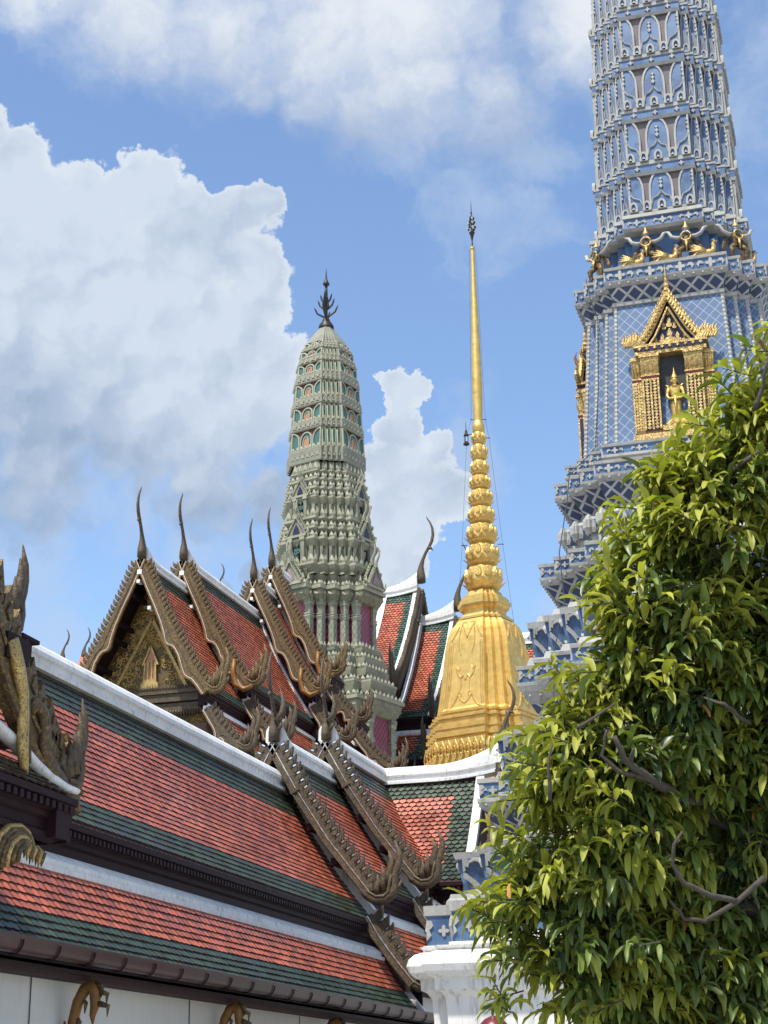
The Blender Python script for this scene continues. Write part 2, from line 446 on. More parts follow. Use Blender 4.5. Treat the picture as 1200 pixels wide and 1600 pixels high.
def petal(mb, O, A, N, w, h, m, lean=0.0, t=.05):
    """pointed leaf standing on O"""
    B = (Z3 + N*lean).normalized()
    P = [(-w*.32, 0), (-w*.5, h*.28), (-w*.38, h*.6), (0, h), (w*.38, h*.6), (w*.5, h*.28), (w*.32, 0)]
    n = len(P); O = Vector(O)
    vs = [O + A*a + B*b for a, b in P] + [O + B*(h*.35) + N*t]
    mb.add(vs, [(i, i+1, n) if i+1 < n else (i, 0, n) for i in range(n)], m)

# ------------------------------------------------------------------ Thai roofs
def arc(prof):
    L = [0.0]
    for p, q in zip(prof[:-1], prof[1:]): L.append(L[-1]+sqrt((q[0]-p[0])**2+(q[1]-p[1])**2))
    return L
def at(prof, L, s):
    s = max(0, s); i = 0
    while i < len(L)-2 and s > L[i+1]: i += 1
    f = (s-L[i])/(L[i+1]-L[i]); p, q = prof[i], prof[i+1]
    t = Vector((q[0]-p[0], q[1]-p[1])).normalized()
    return Vector((p[0]+(q[0]-p[0])*f, p[1]+(q[1]-p[1])*f)), t
def tiles(mb, P0, eU, L, prof, eO, tw, ex, color, th=.035, urange=None, scallop=.42, s0=0.0, fine=True):
    """overlapping tiles; every tile is a wedge of its own standing proud at its lower edge"""
    P0 = Vector(P0); A = arc(prof); SL = A[-1]; rows = int((SL-s0)/ex+.5)
    for i in range(rows):
        sa = s0+i*ex; sb = sa+ex*1.04
        pa, ta = at(prof, A, sa); pb, tb = at(prof, A, min(sb, SL+.06)); pm, _ = at(prof, A, min(sb-ex*scallop, SL))
        na = Vector((-ta.y, ta.x)); nb = Vector((-tb.y, tb.x))
        if na.y < 0: na = -na
        if nb.y < 0: nb = -nb
        lo, hi = (0, L) if urange is None else urange(at(prof, A, sa)[0].x)
        j0 = int(math.floor(lo/tw))-1; j1 = int(math.ceil(hi/tw))+1
        for j in range(j0, j1):
            u0 = (j+.5*(i % 2))*tw+.02*tw; u1 = u0+tw*.90
            if u1 > hi+tw*.5 or u0 < lo-tw*.5: continue
            u0 = max(u0, lo); u1 = min(u1, hi)
            if u1-u0 < tw*.15: continue
            m = color((u0+u1)/2, sa+ex/2, L, SL)
            if m is None: continue
            um = (u0+u1)/2; t1 = th*random.uniform(.85, 1.2); dz = random.uniform(-.1, .1)*th
            def P(u, p, n, h): return P0+eU*u+eO*(p.x+n.x*h)+Z3*(p.y+n.y*h)
            vs = [P(u0, pa, na, th*.25), P(u1, pa, na, th*.25), P(u1, pm, nb, t1*.8+dz), P(um, pb, nb, t1), P(u0, pm, nb, t1*.8-dz),
                  P(u1, pm, nb, 0), P(um, pb, nb, 0), P(u0, pm, nb, 0), P(u0, pa, na, 0), P(u1, pa, na, 0)]
            fs = [(0, 1, 2, 3, 4), (2, 5, 6, 3), (3, 6, 7, 4)]
            mb.add(vs[:5], fs[:1], m)
            mb.add([vs[k] for k in (2, 3, 4, 5, 6, 7)], [(0, 3, 4, 1), (1, 4, 5, 2)], 'edgeshadow')  # dark edge faces draw the shadow lines between tiles
            if fine: mb.add([vs[k] for k in (0, 4, 7, 8)], [(0, 1, 2, 3)], 'edgeshadow'); mb.add([vs[k] for k in (1, 9, 5, 2)], [(0, 1, 2, 3)], 'edgeshadow')
def strip(mb, up, lo, O, A, B, N, t, m, t0=0.0):
    O = Vector(O); n = len(up); P = lambda l, h: [O+A*a+B*b+N*h for a, b in l]
    vs = P(up, t)+P(lo, t)+P(lo, t0)+P(up, t0); fs = []
    for i in range(n-1):
        for r in range(4):
            r2 = (r+1) % 4; fs.append((r*n+i, r*n+i+1, r2*n+i+1, r2*n+i))
    fs += [(0, n, 2*n, 3*n), (n-1, 2*n-1, 3*n-1, 4*n-1)]
    mb.add(vs, fs, m)
HH = [(-.38,.14),(-.22,-.12),(.08,-.22),(.36,-.14),(.50,.10),(.50,.36),(.60,.50),(.56,.72),(.63,.92),(.55,1.12),(.45,1.42),
      (.41,1.12),(.33,.98),(.30,1.12),(.23,.86),(.25,.66),(.13,.72),(.17,.48),(.06,.36),(.0,.50),(-.05,.26),(-.14,.36),(-.20,.2)]
def hang_hong(root, O, A, N, sc, t=.14, m='gilt', name='hanging_finial', w=1.0):
    mb = MB(m); O = Vector(O)
    def tb(pts, rad):
        mb.tube([O+A*(a_*sc*w)+Z3*(b_*sc)+N*(n_*t) for a_, b_, n_ in pts], [r_*sc for r_ in rad], 8, m, flat=(N, min(1.0, t/sc*3.2)))
    tb([(-.44,.22,0),(-.34,.02,0),(-.10,-.12,0),(.18,-.13,0),(.38,.02,0),(.44,.24,0),(.43,.46,0),(.54,.66,0),(.60,.86,0),(.60,1.10,0),(.48,1.42,0)], [.09,.13,.16,.17,.17,.16,.14,.12,.10,.075,.012])
    tb([(.36,.20,.2),(.30,.50,.2),(.38,.74,.2),(.40,.92,.2),(.31,1.14,.2)], [.12,.12,.10,.08,.010])
    tb([(.20,.08,.3),(.13,.34,.3),(.18,.54,.3),(.13,.78,.3)], [.11,.10,.08,.008])
    tb([(.0,.0,.3),(-.03,.22,.3),(.03,.36,.3),(-.01,.54,.3)], [.11,.09,.07,.008])
    tb([(-.20,.02,.2),(-.22,.20,.2),(-.17,.30,.2),(-.22,.42,.2)], [.10,.08,.06,.008])
    tb([(.50,.50,0),(.62,.56,0),(.67,.72,0)], [.08,.06,.008]); tb([(.46,.12,0),(.60,.20,0),(.66,.36,0)], [.09,.06,.008])
    tb([(-.30,.10,.45),(-.05,-.06,.5),(.18,-.06,.5),(.31,.06,.5),(.34,.28,.5),(.40,.5,.5)], [.03,.045,.05,.05,.045,.02])
    return mb.build(name, root, smooth=True)
CH = [(0,-.18,.19),(-.01,.06,.195),(-.02,.26,.165),(.0,.46,.115),(.07,.70,.078),(.18,.95,.068),(.31,1.16,.074),(.42,1.38,.074),(.47,1.62,.066),(.45,1.88,.052),(.37,2.10,.038),(.27,2.26,.026),(.24,2.36,.012)]
def chofa(root, O, A, N, sc, m='gilt', prong=False, wide=1.0, parent_name='roof_finial', flat=.62):
    mb = MB(m); O = Vector(O)
    pts = [O+N*(f*sc)+Z3*(z*sc) for f, z, r in CH]
    mb.tube(pts, [r*sc*wide for f, z, r in CH], 8, m, flat=(A, flat), ref=N)
    b = O+N*(.33*sc)+Z3*(1.14*sc)
    mb.tube([b-N*.06*sc, b+N*.06*sc-Z3*.03*sc, b+N*.13*sc-Z3*.13*sc], [.07*sc, .05*sc, .008*sc], 6, m)
    if prong:
        for q in ((.30, 1.10),):
            a0 = O+A*(.12*sc*(1 if q[0] > 0 else -1))+Z3*.35*sc+N*.1*sc
            mb.tube([a0, a0+A*(q[0]*.55*sc)+Z3*(.25*sc), a0+A*(q[0]*.62*sc)+Z3*(.55*sc), a0+A*(q[0]*.3*sc)+Z3*(q[1]*.85*sc)], [.11*sc, .10*sc, .07*sc, .01], 6, m)
        for k in range(3):
            zz = .1+.2*k
            mb.tube([O+A*.16*sc+Z3*(zz*sc)+N*.12*sc, O+A*.26*sc+Z3*((zz+.12)*sc)+N*.14*sc, O+A*.24*sc+Z3*((zz+.3)*sc)+N*.12*sc], [.06*sc,.05*sc,.01], 5, m)
    return mb.build(parent_name, root, smooth=True)
def slope_pts(prof, n, ext=0.0):
    A = arc(prof); out = []
    for i in range(n+1):
        s = (A[-1]+ext)*i/n; p, t = at(prof, A, s); nn = Vector((-t.y, t.x))
        if nn.y < 0: nn = -nn
        out.append((p, t, nn))
    return out
WAVE = [(0,.30),(.34,.31),(.44,.36),(.52,.50),(.575,.66),(.60,.62),(.615,.44),(.65,.34),(.70,.36),(.77,.52),(.82,.64),(.85,.56),(.87,.42),(.92,.36),(1,.34)]
def bargeboard(root, O, A, N, prof, style, fins, finh, t=.12, wd=.30, up=.06, m='gilt', ext=.2, t_start=0.0, mirrors=False, name='bargeboard'):
    """carved board down one slope of a gable (A points to the side it runs down)"""
    mb = MB(m); K = 40; SP = slope_pts(prof, K, ext); O = Vector(O)
    U = []; Lw = []
    for i, (p, tt, nn) in enumerate(SP):
        f = i/K
        if f < t_start: continue
        if style == 'wave':
            j = 0
            while j < len(WAVE)-2 and f > WAVE[j+1][0]: j += 1
            g_ = (f-WAVE[j][0])/(WAVE[j+1][0]-WAVE[j][0]); w = (WAVE[j][1]+(WAVE[j+1][1]-WAVE[j][1])*g_)*wd/.3
        else: w = wd*(1.0 if f > .30 else 1.08)
        U.append(tuple(p+nn*up)); Lw.append(tuple(p-nn*w))
    strip(mb, U, Lw, O, A, Z3, N, t, m, -t*.3)
    P3 = lambda ab, h: O+A*ab[0]+Z3*ab[1]+N*h
    r = .055*wd/.3
    mb.tube([P3(q, t) for q in Lw], r*(1.2 if style == 'wave' else 1.0), 6, 'orange' if style == 'wave' else m)
    mb.tube([P3((q[0]*.55+l[0]*.45, q[1]*.55+l[1]*.45), t+.01) for q, l in zip(U, Lw)], r*.5, 5, 'mirror' if mirrors else m)
    if style == 'wave':
        mb.tube([P3((q[0]*.12+l[0]*.88, q[1]*.12+l[1]*.88), t+.03) for q, l in zip(U, Lw)], r*.28, 5, 'white')
    if style != 'wave' and t_start == 0:
        p, tt, nn = SP[int(K*.30)]
        c = O+A*p.x+Z3*p.y+N*(t*.5); T3 = A*tt.x+Z3*tt.y; N3 = A*nn.x+Z3*nn.y
        mb.box(c-N3*(wd*.5), (wd*.5, wd*1.5, t*1.6), m, (T3, N3, N))
    Asum = arc(prof)
    for k in range(fins):
        f = t_start+.04+(0.94-t_start)*(k+.5)/fins
        p, tt, nn = at(prof, Asum, f*(Asum[-1]+ext))[0], *at(prof, Asum, f*(Asum[-1]+ext))[1:], None
        nn = Vector((-tt.y, tt.x)); nn = -nn if nn.y < 0 else nn
        step = (Asum[-1]+ext)*.94/fins
        hh = finh*random.uniform(.92, 1.08)
        if style == 'wave':
            sh = [(-.40,0),(.40,0),(.30,.55),(.05,.92),(-.75,1.25),(-.55,.8),(-.55,.4)]
        else:
            sh = [(-.42,0),(.45,0),(.42,.45),(.10,.80),(-.75,1.30),(-.62,.95),(-.70,.70),(-.50,.45)]
        pts = [tuple(p+nn*up*.8+tt*(a*step)+nn*(b*hh)) for a, b in sh]
        mb.prism(pts, O-N*(t*.15), A, Z3, N, t*.9, m)
        mb.prism([tuple(p+nn*(up+hh*.25)+tt*(a*step*.55)+nn*(b*hh*.5)) for a, b in ((-.4,0),(.3,0),(.2,.6),(-.6,1.1))], O+N*(t*.74), A, Z3, N, .03, m)
        if mirrors:
            c = p+nn*(up+hh*.52)+tt*(-.62*step)
            mb.prism([tuple(c+tt*a+nn*b) for a, b in ((-.018,-.04),(.018,-.03),(.018,.05),(-.018,.04))], O+N*(t*.74), A, Z3, N, .014, 'mirror')
    return mb.build(name, root)
def cap_profile(mb, P0, eU, L, sec, m, eO, swoop=None, n=1):
    """mouldings: section (o,z) swept along eU; swoop(u)->dz"""
    P0 = Vector(P0); N = len(sec); vs = []; fs = []
    for i in range(n+1):
        u = L*i/n; dz = swoop(u) if swoop else 0
        for o, z in sec: vs.append(P0+eU*u+eO*o+Z3*(z+dz*(1 if z > .02 else .35)))
    for i in range(n):
        for k in range(N):
            fs.append((i*N+k, i*N+(k+1) % N, (i+1)*N+(k+1) % N, (i+1)*N+k))
    fs += [tuple(range(N)), tuple(range(n*N, (n+1)*N))]
    mb.add(vs, fs, m)
RIDGE = [(-.34,-.36),(-.34,-.26),(-.22,-.22),(-.22,-.08),(-.30,-.04),(-.29,.06),(-.22,.19),(-.12,.28),(0,.31),(.12,.28),(.22,.19),(.29,.06),(.30,-.04),(.22,-.08),(.22,-.22),(.34,-.26),(.34,-.36)]
RIDGE = [(a*.84, b*.80) for a, b in RIDGE]
def roof_solid(root, P0, eU, L, prof, eO, m='under', depth=.25, name='roof_deck', both=True):
    """the solid under the tiles, both slopes"""
    mb = MB(m); P0 = Vector(P0)
    R = [(o, z-.012) for o, z in prof]
    pts = ([(-o, z) for o, z in R[::-1]] + R[1:]) if both else ([(R[0][0], R[0][1]-.3)]+R)
    e = R[-1]
    pts = pts + ([(e[0]-.15, e[1]-depth), (-e[0]+.15, e[1]-depth)] if both else [(e[0]-.15, e[1]-depth)])
    mb.prism(pts, P0, eO, Z3, eU, L, m)
    return mb.build(name, root)
def cornice(mb, P0, eU, L, eO, o, z, drop, m='maroon', dent=.0, inset_=.25):
    """eaves cornice in steps under the tile edge"""
    P0 = Vector(P0); d = drop
    sec = [(o-inset_-.3, z-.02), (o+.03, z-.02), (o+.03, z-.10), (o-.04, z-.12), (o-.04, z-.22*1), (o-.10, z-.24), (o-.10, z-.24-.12*d), (o-.16, z-.26-.14*d),
           (o-.16, z-.26-.34*d), (o-.12, z-.28-.36*d), (o-.12, z-.28-.50*d), (o-inset_, z-.3-.52*d), (o-inset_, z-d), (o-inset_-.3, z-d)]
    cap_profile(mb, P0, eU, L, sec, m, eO)
    if dent:
        n = int(L/dent)
        for i in range(n):
            mb.box(P0+eU*((i+.5)*dent)+eO*(o-.015)+Z3*(z-.17), (dent*.55, .07, .085), m, (eU, eO, Z3))

def green_bands(top, bot, left=0, right=0, r='red', gname='green'):
    def f(u, s, L, SL):
        if s < top or s > SL-bot: return gname
        if right and u > L-right: return gname
        if left and u < left: return gname
        return r
    return f

# ================================================================== 1. the red-tiled gallery in front
gal = thing('temple_gallery', 'long red and green tiled gallery with white ridges, stepped gables and a maroon gutter', 'temple building', (-13.92, 30, 0))
XR = -13.92
UP_PROF = [(0,0),(.72,-1.28),(1.45,-2.38),(2.28,-3.42)]
SK_PROF = [(2.30,-4.12),(2.62,-4.66),(2.96,-5.12),(3.32,-5.56)]
TIERS = [(12.0, 38.70, 9.15), (37.6, 42.6, 10.02), (41.6, 46.6, 10.86)]
for ti, (y0, y1, zr) in enumerate(TIERS):
    yw = y0 if ti == 0 else TIERS[ti-1][1]      # gable wall line
    L = y1-yw
    if ti == 2:
        ur = lambda o, L=L: (0, L-o); Lz = L
    else: ur = None
    mb = MB('red')
    tiles(mb, (XR, yw, zr), Y3, L, UP_PROF, X3, .205, .150, green_bands(1.02, .60), urange=ur, s0=.16, th=.030, scallop=.16)
    if ti == 2: sk_ur = lambda o, L=L: (0, L-o)
    else: sk_ur = None
    mb.build('roof_tiles', gal)
    mb = MB('red2')
    tiles(mb, (XR, yw, zr), Y3, L+(.35 if ti < 2 else 0), SK_PROF, X3, .205, .150, green_bands(-1, .72, r='red2'), urange=sk_ur, s0=.12, th=.034, scallop=.16)
    mb.build('skirt_tiles', gal)
    roof_solid(gal, (XR, yw, zr), Y3, L+(2.3 if ti == 2 else 0), UP_PROF, X3)
    roof_solid(gal, (XR, yw, zr), Y3, L+.3, SK_PROF, X3, name='skirt_deck')
    # ridge and flashing
    mb = MB('white')
    cap_profile(mb, (XR, yw, zr), Y3, L+(0 if ti < 2 else .24), RIDGE, 'white', X3)
    mb.build('ridge_cap', gal)
    mb = MB('white')
    sec = [(2.06,-3.98),(2.16,-3.92),(2.24,-3.98),(2.34,-4.06),(2.34,-4.14),(2.42,-4.18),(2.42,-4.25),(2.30,-4.28),(2.06,-4.28)]
    cap_profile(mb, (XR, yw, zr), Y3, L+.3, sec, 'white', X3)
    mb.build('flashing', gal)
    mb = MB('maroon')
    cornice(mb, (XR, yw, zr), Y3, L+.06, X3, 2.28, -3.43, .62, dent=.145)
    mb.build('eaves_cornice', gal)
    mb = MB('maroon')
    mb.box((XR+3.16, yw+L/2+.15, zr-5.70), (.26, L+.36, .14), 'maroon')
    mb.build('eaves_board', gal)
    if ti > 0:
        # gable wall above the lower roof, white verge on the lower roof, boards
        mb = MB('maroond')
        pts = [(-2.2,-3.3),(-1.45,-2.42),(-.72,-1.32),(0,-.03),(.72,-1.32),(1.45,-2.42),(2.2,-3.3)]
        mb.prism(pts, (XR, yw-.02, zr), X3, Z3, -Y3, .06, 'maroond')
        # soffit boards between wall and bargeboard
        ov = yw-y0
        SP = slope_pts(UP_PROF, 8)
        for sgn in (1, -1):
            strip(mb, [(p.x*sgn, p.y) for p, t, n in SP], [((p-n*.1).x*sgn, (p-n*.1).y) for p, t, n in SP], (XR, yw, zr), X3, Z3, -Y3, ov, 'maroond')
        for f in (.3, .55, .8):
            p = SP[int(8*f)][0]
            mb.box((XR+p.x-.12, yw-ov*.5, zr+p.y-.28), (.16, ov, .16), 'maroon')
        mb.box((XR, yw-ov*.5, zr-.32), (.2, ov+.02, .24), 'maroon')
        mb.build('gable_wall', gal)
        # deck of the overhanging part, carrying tiles
        mb = MB('red')
        tiles(mb, (XR, y0+.06, zr), Y3, ov-.06, UP_PROF, X3, .205, .15, green_bands(1.02, .60), s0=.16)
        mb.build('verge_tiles', gal)
        mb = MB('white'); cap_profile(mb, (XR, y0+.05, zr), Y3, ov-.06, RIDGE, 'white', X3, swoop=lambda u: .30*(max(0, 1-u/.9))**2, n=6); mb.build('ridge_end', gal)
        for sgn in (1, -1):
            A_ = X3*sgn
            bargeboard(gal, (XR, y0, zr), A_, -Y3, UP_PROF, 'plain', 20, .25, t=.13, wd=.16, up=.07, m='giltd', ext=.30, mirrors=True)
        hang_hong(gal, (XR+2.62, y0-.06, zr-3.72), X3, -Y3, .86, .16, 'giltd')
        chofa(gal, (XR, y0-.04, zr+.22), X3, -Y3, .88, 'giltd', prong=True, wide=1.05, flat=.8)
        # skirt verge
        bargeboard(gal, (XR, y0+.25, zr), X3, -Y3, SK_PROF, 'plain', 7, .26, t=.12, wd=.17, up=.08, m='giltd', ext=.15, mirrors=True, t_start=.001)
        hang_hong(gal, (XR+3.55, y0+.2, zr-5.72), X3, -Y3, .70, .14, 'giltd')
        mb = MB('maroond')
        mb.prism([(1.9,-3.9),(2.25,-4.1),(3.25,-5.55),(3.25,-6.4),(1.9,-6.4)], (XR, yw+.28, zr), X3, Z3, -Y3, .06, 'maroond')
        mb.build('skirt_gable', gal)
        zl = TIERS[ti-1][2]
        mb = MB('white')
        SPl = slope_pts(UP_PROF, 12)
        up = [tuple(p+n*.19) for p, t, n in SPl]; lo = [tuple(p-n*.02) for p, t, n in SPl]
        strip(mb, up, lo, (XR, yw-.32, zl), X3, Z3, Y3, .28, 'white')
        SPl = slope_pts(SK_PROF, 6)
        up = [tuple(p+n*.12) for p, t, n in SPl]; lo = [tuple(p-n*.02) for p, t, n in SPl]
        strip(mb, up, lo, (XR, yw+.08, zl), X3, Z3, Y3, .2, 'white')
        mb.build('verge_flashing', gal)
# the wing that turns off to the right
ZW = 10.82; YW = 46.6; XE = -10.95; Lw = XE-XR
mb = MB('red')
def wingcol(u, s, L, SL): return 'green' if (s < .95 or s > SL-.6 or u > L-.70) else 'red'
tiles(mb, (XR, YW, ZW), X3, Lw, UP_PROF, -Y3, .205, .150, wingcol, urange=lambda o: (o, Lw), s0=.16)
mb.build('roof_tiles', gal)
mb = MB('red2')
tiles(mb, (XR, YW, ZW), X3, Lw+.4, SK_PROF, -Y3, .205, .150, lambda u, s, L, SL: 'green' if (s > SL-.5 or u > L-.6) else 'red2', urange=lambda o: (o, Lw+.4), s0=.12)
mb.build('skirt_tiles', gal)
roof_solid(gal, (XR+.2, YW, ZW), X3, Lw-.2, UP_PROF, -Y3)
mb = MB('white'); cap_profile(mb, (XR-.24, YW, ZW), X3, Lw+.24+.75, RIDGE, 'white', -Y3, swoop=lambda u: .55*(max(0, (u-1.9)/2.0))**2, n=16); mb.build('ridge_cap', gal)
mb = MB('maroon'); cornice(mb, (XR+2.2, YW, ZW), X3, Lw-2.2+.5, -Y3, 2.28, -3.43, .62, dent=.145); mb.build('eaves_cornice', gal)
mb = MB('maroon')
cornice(mb, (XR+3.2, YW, ZW), X3, Lw-3.2+.8, -Y3, 3.30, -5.60, .4); mb.build('eaves_cornice', gal)
mb = MB('white')
SPl = slope_pts(UP_PROF, 12)
strip(mb, [tuple(p+n*.12) for p, t, n in SPl], [tuple(p-n*.02) for p, t, n in SPl], (XE-.02, YW, ZW), -Y3, Z3, X3, .24, 'white')
# scalloped corner piece under the ridge
mb.prism([(0,-.22),(-.1,-.3),(-.22,-.34),(-.25,-.45),(-.42,-.52),(-.46,-.66),(-.62,-.75),(-.62,-.95),(-.4,-.8),(.02,-.2)], (XE+.02, YW-.05, ZW), -Y3, Z3, X3, .04, 'white')
mb.build('verge_flashing', gal)
mb = MB('maroond'); mb.prism([(-2.2,-3.3),(-1.45,-2.42),(-.72,-1.32),(0,-.03),(.72,-1.32),(1.45,-2.42),(2.2,-3.3)], (XE-.1, YW, ZW), Y3, Z3, X3, .06, 'maroond'); mb.build('gable_wall', gal)
for sgn in (1, -1):
    bargeboard(gal, (XE+.62, YW, ZW), Y3*sgn, X3, UP_PROF, 'plain', 17, .26, t=.13, wd=.30, up=.10, m='giltd', ext=.3)
chofa(gal, (XE+.75, YW, ZW+.75), Y3, X3, .80, 'giltd', prong=True)
hang_hong(gal, (XE+.7, YW-2.62, ZW-3.72), -Y3, X3, .86, .16, 'giltd')
# walls, soffit, gutter
mb = MB('wall')
mb.box((-12.9, 25.5, 1.75), (3.6, 27.0, 3.46), 'wall')
mb.box((-12.2, 42.0, 2.4), (2.0, 6.0, 4.8), 'wall'); mb.box((-12.9, 47.5, 2.4), (4.6, 5.0, 4.8), 'wall')
for yy in (15.4, 20.7, 26.1, 31.5, 37.0):
    mb.box((-11.085, yy, 1.75), (.012, .012, 3.4), 'sdark')
mb.build('wall', gal)
mb = MB('maroond'); mb.box((-11.05, 25.4, 3.50), (1.1, 27.6, .06), 'maroond')
for yy in (15.4, 20.9, 26.3, 31.7, 37.0):
    mb.box((-10.98, yy, 3.42), (.5, .42, .10), 'maroond')
mb.build('eaves_soffit', gal)
gut = MB('gutter')
gx, gz = -10.46, 3.64
sec = []
for k in range(9):
    a = pi+pi*k/8; sec.append((.135*cos(a), .135*sin(a)*1.15))
sec = [(-.12, .05)] + [(-.16, .05)] + [(a*1.0, b) for a, b in sec] + [(.16, .05), (.12, .05)] + [(.115*cos(pi+pi*k/6), .115*sin(pi+pi*k/6)) for k in range(6, -1, -1)]
cap_profile(gut, (gx, 11.5, gz), Y3, 27.6, sec, 'gutter', X3)
gj = gut
for k in range(28):
    yy = 12.0+k*1.0
    pth = [(.150*cos(pi+pi*j/10), .150*sin(pi+pi*j/10)*1.15) for j in range(11)]
    gj.tube([(gx+a, yy, gz+b) for a, b in pth], .012, 5, 'maroond')
gut.build('gutter', gal, smooth=True, angle=40)
mb = MB('maroon'); mb.box((-10.72, 25.3, 3.47), (.18, 27.4, .08), 'maroon'); mb.box((-10.86, 25.3, 3.445), (.10, 27.4, .06), 'maroon'); mb.build('fascia', gal)
# naga eaves brackets
for yy in (16.2, 21.65, 27.07, 32.5):
    mb = MB('orange'); R_ = random.random
    pth = [(-11.06,1.75),(-11.0,2.1),(-10.93,2.5),(-10.92,2.8),(-10.86,3.05),(-10.76,3.22),(-10.66,3.26),(-10.60,3.16),(-10.60,3.0),(-10.63,2.86),(-10.62,2.74)]
    mb.tube([(x, yy, z) for x, z in pth], [.05,.06,.065,.075,.08,.09,.10,.09,.07,.045,.01], 8, 'orange')
    for k, (x, z) in enumerate(pth[3:9]):
        mb.tube([(x+.05, yy, z+.02), (x+.10+.02*k, yy, z-.02), (x+.09+.02*k, yy, z-.16)], [.05,.035,.006], 5, 'gilt')
    mb.tube([(-11.04, yy-.02, 2.45), (-10.98, yy-.08, 2.62), (-11.0, yy-.1, 2.8)], [.05,.06,.01], 6, 'orange')
    mb.tube([(-11.0, yy, 2.0), (-10.86, yy, 2.24), (-10.9, yy, 2.52)], [.05, .06, .008], 6, 'orange')
    mb.build('eaves_bracket', gal, smooth=True)

# ------------------------------------------------------------------ near porch gable at the left edge (projects from the gallery)
PX = -10.0; PY = 15.6
PP = [(0,8.7),(.9,7.9),(1.75,6.95),(2.3,6.40),(2.75,6.05),(3.2,5.78),(3.75,5.62)]
mb = MB('maroond')
mb.prism([(-3.6,5.3),(-1.75,6.8),(0,8.5),(1.75,6.8),(2.3,6.25),(2.75,5.9),(3.3,5.6),(3.6,5.3)], (PX-.8, PY, 0), Y3, Z3, X3, .1, 'maroond')
mb.box((PX-.5, PY+1.90, 6.93), (1.4, .55, .32), 'maroon'); mb.box((PX-.2, PY+2.32, 6.98), (.50, .34, .32), 'maroon'); mb.box((PX-.15, PY+2.32, 7.17), (.56, .44, .05), 'maroond')
mb.box((PX-.25, PY+2.80, 6.02), (.8, .45, .12), 'maroon')
mb.build('porch_gable_wall', gal)
roof_solid(gal, (PX-3.2, PY, 0), X3, 2.35, PP, Y3, m='red', name='porch_roof')
UPP = [(0,10.4),(.9,9.15),(1.6,8.2),(2.1,7.45)]
roof_solid(gal, (PX-3.6, PY, 0), X3, 2.6, UPP, Y3, m='red', name='porch_roof')
mb = MB('maroond'); mb.prism([(-2.1,7.3),(-1.6,8.1),(-.9,9.05),(0,10.3),(.9,9.05),(1.6,8.1),(2.1,7.3)], (PX-.99, PY, 0), Y3, Z3, X3, .08, 'maroond'); mb.build('porch_gable_wall', gal)
for sg_ in (1, -1):
    bargeboard(gal, (PX-.55, PY, 0), Y3*sg_, X3, UPP, 'plain', 12, .22, t=.14, wd=.2, up=.06, m='giltd', ext=.05, name='porch_bargeboard')
bargeboard(gal, (PX, PY, 0), -Y3, X3, PP, 'plain', 13, .34, t=.16, wd=.34, up=.1, m='gilt', ext=.1, name='porch_bargeboard')
bo = bargeboard(gal, (PX, PY, 0), Y3, X3, PP, 'plain', 13, .34, t=.16, wd=.34, up=.1, m='gilt', ext=.1, name='porch_bargeboard')
mb = MB('gilt')   # pendant curls of the wavy lower border
def wavy(pts, rad, m): mb.tube([(PX+.2, PY+a-.30, z) for a, z in pts], [r*.8 for r in rad], 8, m, flat=(X3, .7))
wavy([(2.02,7.0),(2.20,6.7),(2.36,6.4),(2.42,6.05),(2.44,5.75),(2.50,5.55),(2.60,5.47)], [.13,.15,.13,.12,.12,.10,.02], 'goldc')
wavy([(2.14,7.0),(2.34,6.7),(2.49,6.4),(2.55,6.05),(2.58,5.8),(2.62,5.6)], [.06,.06,.06,.06,.06,.05], 'giltd')
wavy([(2.60,6.25),(2.72,6.36),(2.88,6.30),(2.98,6.12),(2.99,5.92),(3.05,5.75),(3.22,5.62),(3.5,5.5)], [.09,.11,.12,.13,.13,.14,.16,.16], 'gilt')
mb.build('porch_border', gal, smooth=True)
hang_hong(gal, (PX+.15, PY+3.36, 5.62), Y3, X3, .78, .20, 'giltd', name='porch_finial')
hang_hong(gal, (PX-.1, PY+2.02, 7.34), Y3, X3, .78, .20, 'giltd', name='porch_finial', w=.92)
# apron roof of the porch with its white hip, cornice and bracket
mb = MB('green')
AP = [(.05,5.62),(.20,5.47),(.36,5.34)]
tiles(mb, (PX, 10, 0), Y3, 8.72, AP, X3, .205, .11, lambda u, s, L, SL: 'green', th=.03)
mb.add([(PX, 10, 5.6), (PX, 18.6, 5.6), (PX+.36, 18.8, 5.31), (PX+.36, 10, 5.31)], [(0,1,2,3)], 'under')
mb.build('porch_apron_tiles', gal)
mb = MB('white')
mb.tube([(PX+.02, 10, 6.0), (PX+.02, 17.2, 6.0), (PX+.05, 17.9, 5.82), (PX+.12, 18.25, 5.64), (PX+.20, 18.5, 5.52), (PX+.28, 18.72, 5.44), (PX+.38, 18.9, 5.41)], [.11,.11,.11,.10,.09,.08,.05], 8, 'white', flat=(Z3, .7))
mb.build('porch_hip', gal, smooth=True)
mb = MB('maroon')
cornice(mb, (PX, 10, 0), Y3, 8.86, X3, .38, 5.32, .55, dent=.16, inset_=.22)
cornice(mb, (PX+.38, 18.85, 0), -X3, 1.6, Y3, .03, 5.32, .55, inset_=.22)
mb.build('porch_cornice', gal)
mb = MB('gilt')
bx = PX+.27
c0 = (17.72, 4.36); Sc = .72
def sc_(y, z): return 17.62+(y-17.72)*Sc, 4.55+(z-4.5)*Sc
C_ = [(16.90,3.95),(16.95,4.30),(17.12,4.60),(17.40,4.79),(17.75,4.85),(18.05,4.78),(18.24,4.62),(18.30,4.44)]
